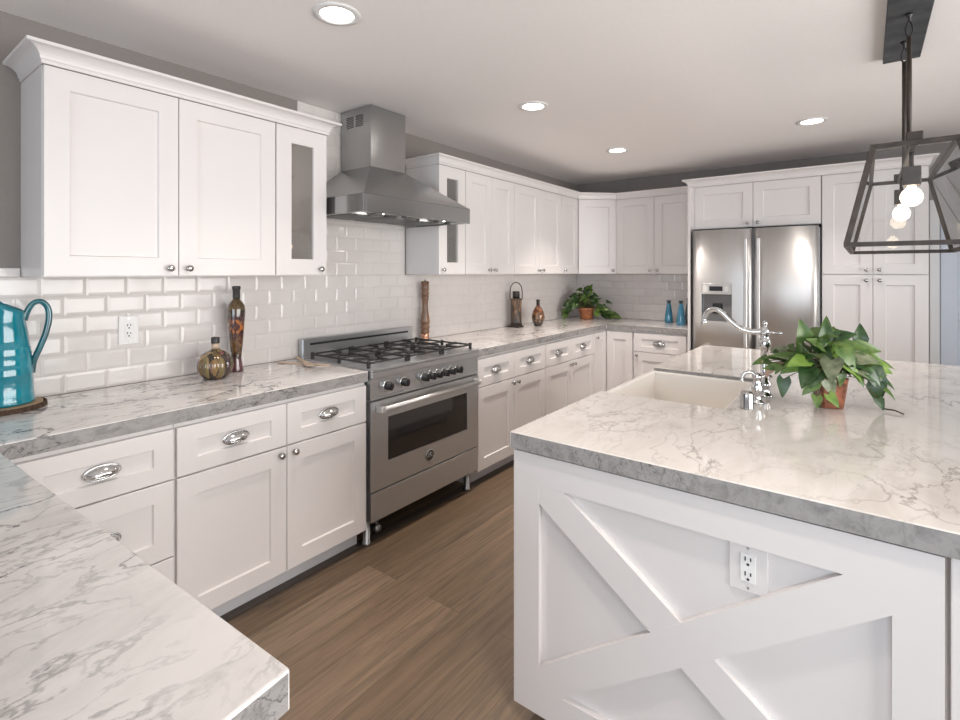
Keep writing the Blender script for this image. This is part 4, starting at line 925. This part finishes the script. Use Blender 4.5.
# ------------------------------------------------------------------ plants
def leaf(mb, base, direc, up, size, mi, droop=0.35, fold=0.25, ratio=0.85):
    d = Vector(direc).normalized(); u = Vector(up); u = (u - d * u.dot(d)).normalized(); s_ = d.cross(u); B = Vector(base)
    rows = []; nr = 8
    for i in range(nr + 1):
        t = i / nr
        hw = size * ratio * 0.5 * (min(1.0, (t + 0.07) / 0.30) ** 0.5) * (1 - t) ** 0.85 * 1.2
        row = []
        for j, a in enumerate((-1, -0.55, 0, 0.55, 1)):
            back = 0.22 * (abs(a) ** 1.5) * (1 - t) ** 3
            L_ = size * (t - back)
            p = B + d * L_ + s_ * (a * hw) + u * (fold * abs(a) * hw - droop * size * t * t)
            row.append(mb.bm.verts.new(p))
        rows.append(row)
    for a, b in zip(rows, rows[1:]):
        for j in range(4):
            f = mb.bm.faces.new([a[j], a[j + 1], b[j + 1], b[j]]); f.material_index = mi; f.smooth = True
def foliage(root, pot_top, leaves, mats, seed):
    """leaves: (tip-ward offset from the pot mouth, direction, size, material)"""
    rnd = random.Random(seed); mb = MB(); ms = MB()
    for (bx_, by_, bz_), dv, size, mi in leaves:
        B = Vector((bx_, by_, bz_)); up = Vector((0.35 + rnd.uniform(-0.4, 0.4), -0.55 + rnd.uniform(-0.4, 0.3), 0.75)) if abs(Vector(dv).normalized().z) < 0.75 else Vector((0.35 * rnd.uniform(-1, 1) + 0.3, -0.9, 0.3))
        leaf(mb, B, dv, up, size, mi, rnd.uniform(0.15, 0.4), rnd.uniform(0.1, 0.35), rnd.uniform(0.72, 0.92))
        S = Vector(pot_top) + Vector((rnd.uniform(-0.02, 0.02), rnd.uniform(-0.02, 0.02), 0)); mid = (S + B) / 2 + Vector((0, 0, 0.035 + 0.15 * max(0, S.z - B.z)))
        ms.tube(smooth_path([S, mid, B], 4), 0.0016, 5)
    for m_ in (ms, mb):
        for v in m_.bm.verts: v.co.z = max(v.co.z, CT1 + 0.0025); v.co.y = min(v.co.y, BACK_Y - 0.014); v.co.x = max(v.co.x, 0.014)
    ms.build('stems', M['stem'], root); mb.build('foliage', mats, root)
LM = [M['leaf_dark'], M['leaf_mid'], M['leaf_lime'], M['leaf_grey'], M['leaf_pink']]
pxx, pyy = 2.570, 2.330
r = thing('potted_pothos', 'leafy heart-leaved plant in a small copper pot on the island', 'potted plant', (pxx, pyy, z))
mb = MB(); ca, sa = math.cos(0.45), math.sin(0.45)
def rq(hw, zz, ch=0.22):
    k = hw * ch; pts = [(-hw, -hw + k), (-hw + k, -hw), (hw - k, -hw), (hw, -hw + k), (hw, hw - k), (hw - k, hw), (-hw + k, hw), (-hw, hw - k)]
    return [mb.bm.verts.new((pxx + a * ca - b * sa, pyy + a * sa + b * ca, z + zz)) for a, b in pts]
R = [rq(0.034, 0.0008), rq(0.037, 0.004), rq(0.049, 0.112), rq(0.051, 0.116), rq(0.047, 0.117), rq(0.045, 0.100)]
for a, b in zip(R, R[1:]):
    for k in range(8): mb.bm.faces.new([a[k], a[(k + 1) % 8], b[(k + 1) % 8], b[k]])
mb.bm.faces.new(R[0][::-1]); mb.bm.faces.new(R[-1]); mb.build('pot', M['pot_bronze'], r)
mb = MB(); mb.lathe([(0.035, 0.1005), (0.03, 0.106), (0.003, 0.108)], (pxx, pyy, z), (0, 0, 1), 16); mb.build('soil', M['soil'], r)
# leaf list: offset along the view-right axis (a), height over the counter (h), offset towards the viewer (q), tip direction (da, dh, dq), size, colour
RV = Vector((0.7965, 0.6046, 0)); FV = Vector((0.6046, -0.7965, 0))
P0 = Vector((pxx - 0.005, pyy, z))
def lv(a, h, q, da, dh, dq, s_, mi):
    if P0.y < 4: s_ *= 0.9
    if h > 0.19 and P0.y < 4: h += 0.025 * min(1, (h - 0.19) / 0.03)
    return (tuple(P0 + RV * a + Vector((0, 0, h)) + FV * q), tuple(RV * da + Vector((0, 0, dh)) + FV * dq), s_, mi)
Ls = [
 lv(-0.085, 0.225, 0.0, -0.25, 1, 0.2, 0.090, 1), lv(-0.05, 0.245, 0.0, 0.75, 0.5, 0.3, 0.085, 1), lv(0.0, 0.255, -0.01, 0.0, 1, 0.1, 0.070, 1), lv(-0.105, 0.20, 0.02, -0.4, 0.6, 0.6, 0.080, 1),
 lv(-0.07, 0.20, 0.05, -0.5, 0.1, 0.8, 0.080, 1), lv(-0.02, 0.22, 0.05, 0.3, 0.2, 0.9, 0.075, 2), lv(0.02, 0.245, 0.02, 0.9, 0.25, 0.3, 0.075, 0), lv(0.03, 0.215, 0.04, 0.9, 0.1, 0.5, 0.085, 1),
 lv(-0.115, 0.185, 0.05, -1, -0.05, 0.3, 0.085, 2), lv(-0.13, 0.170, 0.03, -0.95, -0.35, 0.3, 0.085, 1), lv(-0.105, 0.150, 0.06, -0.7, -0.75, 0.4, 0.090, 0), lv(-0.08, 0.145, 0.07, -0.6, -0.5, 0.4, 0.08, 0),
 lv(-0.035, 0.190, 0.075, -0.45, -0.75, 0.6, 0.105, 3), lv(0.000, 0.215, 0.075, 0.25, -0.75, 0.5, 0.100, 1), lv(0.035, 0.185, 0.06, 0.9, -0.2, 0.4, 0.100, 0), lv(0.065, 0.190, 0.05, 0.85, 0.05, 0.4, 0.095, 3),
 lv(0.09, 0.210, 0.03, 0.9, 0.0, 0.2, 0.10, 1), lv(0.115, 0.190, 0.05, 0.85, -0.25, 0.4, 0.085, 2), lv(0.13, 0.225, -0.01, 0.05, 1, 0.1, 0.070, 0), lv(0.145, 0.205, 0.0, 0.8, -0.6, 0.2, 0.10, 1),
 lv(0.155, 0.165, 0.02, 0.7, -0.75, 0.2, 0.095, 1), lv(0.135, 0.150, 0.04, 0.55, -0.8, 0.3, 0.095, 0), lv(0.11, 0.150, 0.05, 0.5, -0.85, 0.3, 0.095, 0), lv(0.085, 0.155, 0.06, 0.7, -0.55, 0.5, 0.09, 0),
 lv(0.045, 0.160, 0.07, 0.9, -0.45, 0.3, 0.095, 3), lv(0.005, 0.175, 0.085, 0.75, -0.55, 0.4, 0.085, 2), lv(0.0, 0.140, 0.07, 0.05, -1, 0.2, 0.055, 1),
 lv(-0.100, 0.110, 0.075, -0.75, -0.75, 0.2, 0.070, 1), lv(-0.058, 0.118, 0.085, 0.25, -0.9, 0.3, 0.072, 3), lv(-0.098, 0.060, 0.085, -0.25, -0.6, 0.5, 0.055, 1), lv(-0.060, 0.068, 0.095, 0.35, -0.7, 0.5, 0.058, 2),
 lv(-0.165, 0.105, 0.0, -0.2, -1, 0.2, 0.080, 0), lv(-0.075, 0.135, 0.06, -0.8, -0.3, 0.4, 0.07, 3), lv(0.160, 0.115, 0.04, 0.15, -1, 0.2, 0.080, 0), lv(0.140, 0.095, 0.05, 0.0, -1, 0.2, 0.075, 0),
 lv(0.180, 0.105, 0.05, 0.85, -0.55, 0.2, 0.055, 0), lv(0.165, 0.080, 0.06, 0.6, -0.5, 0.5, 0.055, 1), lv(0.145, 0.045, 0.06, 0.2, -0.8, 0.4, 0.05, 0)]
rnd = random.Random(21)
for k in range(110):     # the dense inside of the plant
    a = rnd.gauss(0.0, 0.09); h = 0.140 + rnd.random() * 0.115 * max(0.25, 1 - abs(a) / 0.24); q = rnd.uniform(-0.09, 0.05)
    Ls.append(lv(a, h, q, a * 8 + rnd.uniform(-0.6, 0.6), rnd.uniform(-0.6, 0.6), rnd.uniform(-0.5, 0.8), rnd.uniform(0.055, 0.085), rnd.choice([0, 0, 1, 1, 1, 1, 3, 2])))
Ls += [lv(-0.19, 0.155, -0.06, -0.7, 0.2, 0.4, 0.045, 4), lv(-0.19, 0.130, -0.05, -0.6, -0.3, 0.5, 0.045, 4), lv(-0.17, 0.145, -0.05, 0.3, 0.5, 0.6, 0.045, 4)]
foliage(r, (pxx, pyy, z + 0.104), Ls, LM, 5)
mb = MB(); t0 = P0 + RV * 0.15 + FV * 0.06
mb.tube(smooth_path([t0 + Vector((0, 0, 0.05)), t0 + RV * 0.012 + Vector((0, 0, 0.012)), t0 + RV * 0.03 + FV * 0.03 + Vector((0, 0, 0.010)), t0 + RV * 0.04 + FV * 0.06 + Vector((0, 0, 0.004))], 5), 0.0028, 6); mb.build('trailing_stem', M['stem'], r)

pxx, pyy = 0.265, 5.09
r = thing('potted_ivy', 'bushy green ivy in a terracotta pot in the far counter corner', 'potted plant', (pxx, pyy, z))
mb = MB(); mb.lathe([(0.062, 0.0008), (0.066, 0.004), (0.084, 0.10), (0.090, 0.104), (0.091, 0.122), (0.084, 0.123), (0.080, 0.105)], (pxx, pyy, z), (0, 0, 1), 28); mb.build('pot', M['pot'], r)
mb = MB(); mb.lathe([(0.076, 0.1055), (0.04, 0.112), (0.003, 0.113)], (pxx, pyy, z), (0, 0, 1), 20); mb.build('soil', M['soil'], r)
P0 = Vector((pxx, pyy, z)); rnd = random.Random(11); Ls = []
for k in range(70):     # crown
    a = rnd.gauss(-0.01, 0.08); h = 0.16 + 0.20 * rnd.random() * max(0.15, 1 - abs(a) / 0.17); q = rnd.uniform(-0.06, 0.10)
    Ls.append(lv(a, h, q, a * 6 + rnd.uniform(-0.7, 0.7), rnd.uniform(-0.5, 0.9), rnd.uniform(0.1, 1), rnd.uniform(0.055, 0.08), rnd.choice([0, 0, 0, 1, 1, 2, 2])))
for k in range(34):     # left trail
    t = rnd.random(); a = -0.10 - 0.14 * t; h = 0.25 - 0.18 * t + rnd.uniform(-0.04, 0.04)
    Ls.append(lv(a, h, rnd.uniform(0.0, 0.08), -0.7, rnd.uniform(-1, 0.3), 0.4, rnd.uniform(0.06, 0.085), rnd.choice([0, 0, 3, 1])))
for k in range(30):     # right trail down to the counter
    t = rnd.random(); a = 0.08 + 0.20 * t + rnd.uniform(-0.03, 0.03); h = max(0.045, 0.22 - 0.19 * t + rnd.uniform(-0.10, 0.02)); q = rnd.uniform(0.02, 0.12)
    Ls.append(lv(a, h, q, 0.6, rnd.uniform(-0.6, 0.2), 0.5, rnd.uniform(0.05, 0.075), rnd.choice([0, 0, 0, 1, 2])))
for k in range(9):
    Ls.append(lv(rnd.uniform(0.07, 0.16), rnd.uniform(0.05, 0.13), rnd.uniform(0.08, 0.12), rnd.uniform(-0.5, 0.5), rnd.uniform(-0.8, 0.3), 0.8, 0.06, rnd.choice([1, 2, 2])))
foliage(r, (pxx, pyy, z + 0.112), Ls, LM, 6)

# ------------------------------------------------------------------ ceiling lights
def can(label, x, y, power=CAN_POWER):
    r = thing('ceiling_light', label, 'ceiling light', (x, y, CEIL), 'recessed ceiling lights')
    mb = MB(); mb.lathe([(0.092, -0.0005), (0.090, -0.005), (0.066, -0.007), (0.064, -0.0005)], (x, y, CEIL), (0, 0, 1), 36, cap=False); mb.build('trim_ring', M['plastic'], r)
    mb = MB(); mb.lathe([(0.0635, -0.0015), (0.055, -0.0045), (0.003, -0.005)], (x, y, CEIL), (0, 0, 1), 36); mb.build('lens', M['can'], r)
    lo = area_light('downlight', (x, y, CEIL - 0.012), (0, 0, 0), 0.12, 0.12, power, CAN_COL, 'DISK', 1.6)
    lo.parent = r; lo.matrix_parent_inverse = INV[r.name]
can('recessed ceiling light nearest the viewer, above the left run', 1.022, 1.253)
can('recessed ceiling light in the middle, just right of the hood chimney', 1.060, 2.672, 7.0)
can('recessed ceiling light in front of the far corner cabinets', 1.034, 4.062, 11.0)
can('recessed ceiling light in front of the fridge, left of the pendant', 2.393, 4.073, 4.0)
can('recessed ceiling light over the near end of the island, just above the frame', 2.38, 0.95, 4.5)

# ------------------------------------------------------------------ pendant over the island
XC = 2.813
r = thing('pendant_light', 'bronze and glass lantern pendant with bare bulbs over the island', 'pendant light', (XC, 2.7, CEIL))
mb = MB(); mb.box(XC - 0.068, XC + 0.068, 2.30, 3.095, CEIL - 0.025, CEIL - 0.0005, 0.002); mb.build('ceiling_plate', M['canopy'], r)
TZ, BZ, TW_, BW_ = 1.866, 1.522, 0.112, 0.188
YN, YF = 2.255, 3.215; TYN, TYF = 2.275, 3.235
for y in (2.548, 2.845):
    mb = MB(); mb.lathe([(0.012, 0), (0.012, -0.008), (0.006, -0.014), (0.006, -0.03)], (XC, y, CEIL - 0.0255), (0, 0, 1), 14); mb.tube([(XC + 0.013 * math.sin(2 * PI * k / 20) * (0.55 + 0.45 * (1 - math.cos(2 * PI * k / 20)) / 2), y, CEIL - 0.083 - 0.03 * -math.cos(2 * PI * k / 20)) for k in range(21)], 0.0032, 8, cap=False); mb.build('hook', M['black'], r)
    mb = MB(); mb.tube([(XC, y, CEIL - 0.112), (XC, y, TZ + 0.012)], 0.0085, 12); mb.build('rod', M['bronze'], r)
mb = MB(); b = 0.016
def C4(y, hw, z_): return [(XC - hw, y, z_), (XC + hw, y, z_)]
tn, tf, bn, bf = C4(TYN, TW_, TZ), C4(TYF, TW_, TZ), C4(YN, BW_, BZ), C4(YF, BW_, BZ)
for p, q in ((tn[0], tn[1]), (tf[0], tf[1]), (bn[0], bn[1]), (bf[0], bf[1]), (tn[0], tf[0]), (tn[1], tf[1]), (bn[0], bf[0]), (bn[1], bf[1]), (tn[0], bn[0]), (tn[1], bn[1]), (tf[0], bf[0]), (tf[1], bf[1])):
    mb.bar(p, q, b, b)
for p in tn + tf + bn + bf: mb.box(p[0] - b / 2, p[0] + b / 2, p[1] - b / 2, p[1] + b / 2, p[2] - b / 2, p[2] + b / 2)
mb.bar((XC, TYN, TZ), (XC, TYF, TZ), 0.02, 0.016)
for y in (TYN + 0.01, TYF - 0.01): mb.box(XC - 0.022, XC + 0.022, y - 0.02, y + 0.02, TZ + 0.008, TZ + 0.036, 0.002)
mb.build('cage_frame', M['bronze'], r)
def pane(a, b_, c, d):
    mb = MB(); q = [Vector(p) for p in (a, b_, c, d)]; n_ = (q[1] - q[0]).cross(q[3] - q[0]).normalized() * 0.0015
    cc = sum(q, Vector()) / 4; q = [cc + (p - cc) * 0.965 for p in q]
    mb.hexa([p - n_ for p in q] + [p + n_ for p in q]); mb.build('glass_pane', M['glass'], r)
pane(tn[0], tn[1], bn[1], bn[0]); pane(tf[0], tf[1], bf[1], bf[0]); pane(tn[0], tf[0], bf[0], bn[0]); pane(tn[1], tf[1], bf[1], bn[1])
for y in (2.42, 3.07):
    mb = MB(); mb.cyl((XC, y, TZ - 0.0085), (XC, y, 1.806), 0.007); mb.box(XC - 0.026, XC + 0.026, y - 0.026, y + 0.026, 1.738, 1.8055, 0.002); so = mb.build('socket', M['bronze'], r)
    mb = MB(); mb.lathe([(0.012, 0), (0.013, -0.008), (0.025, -0.018), (0.032, -0.033), (0.033, -0.044), (0.028, -0.060), (0.016, -0.071), (0.002, -0.075)], (XC, y, 1.7375), (0, 0, 1), 20); mb.build('bulb', M['bulb'], so)
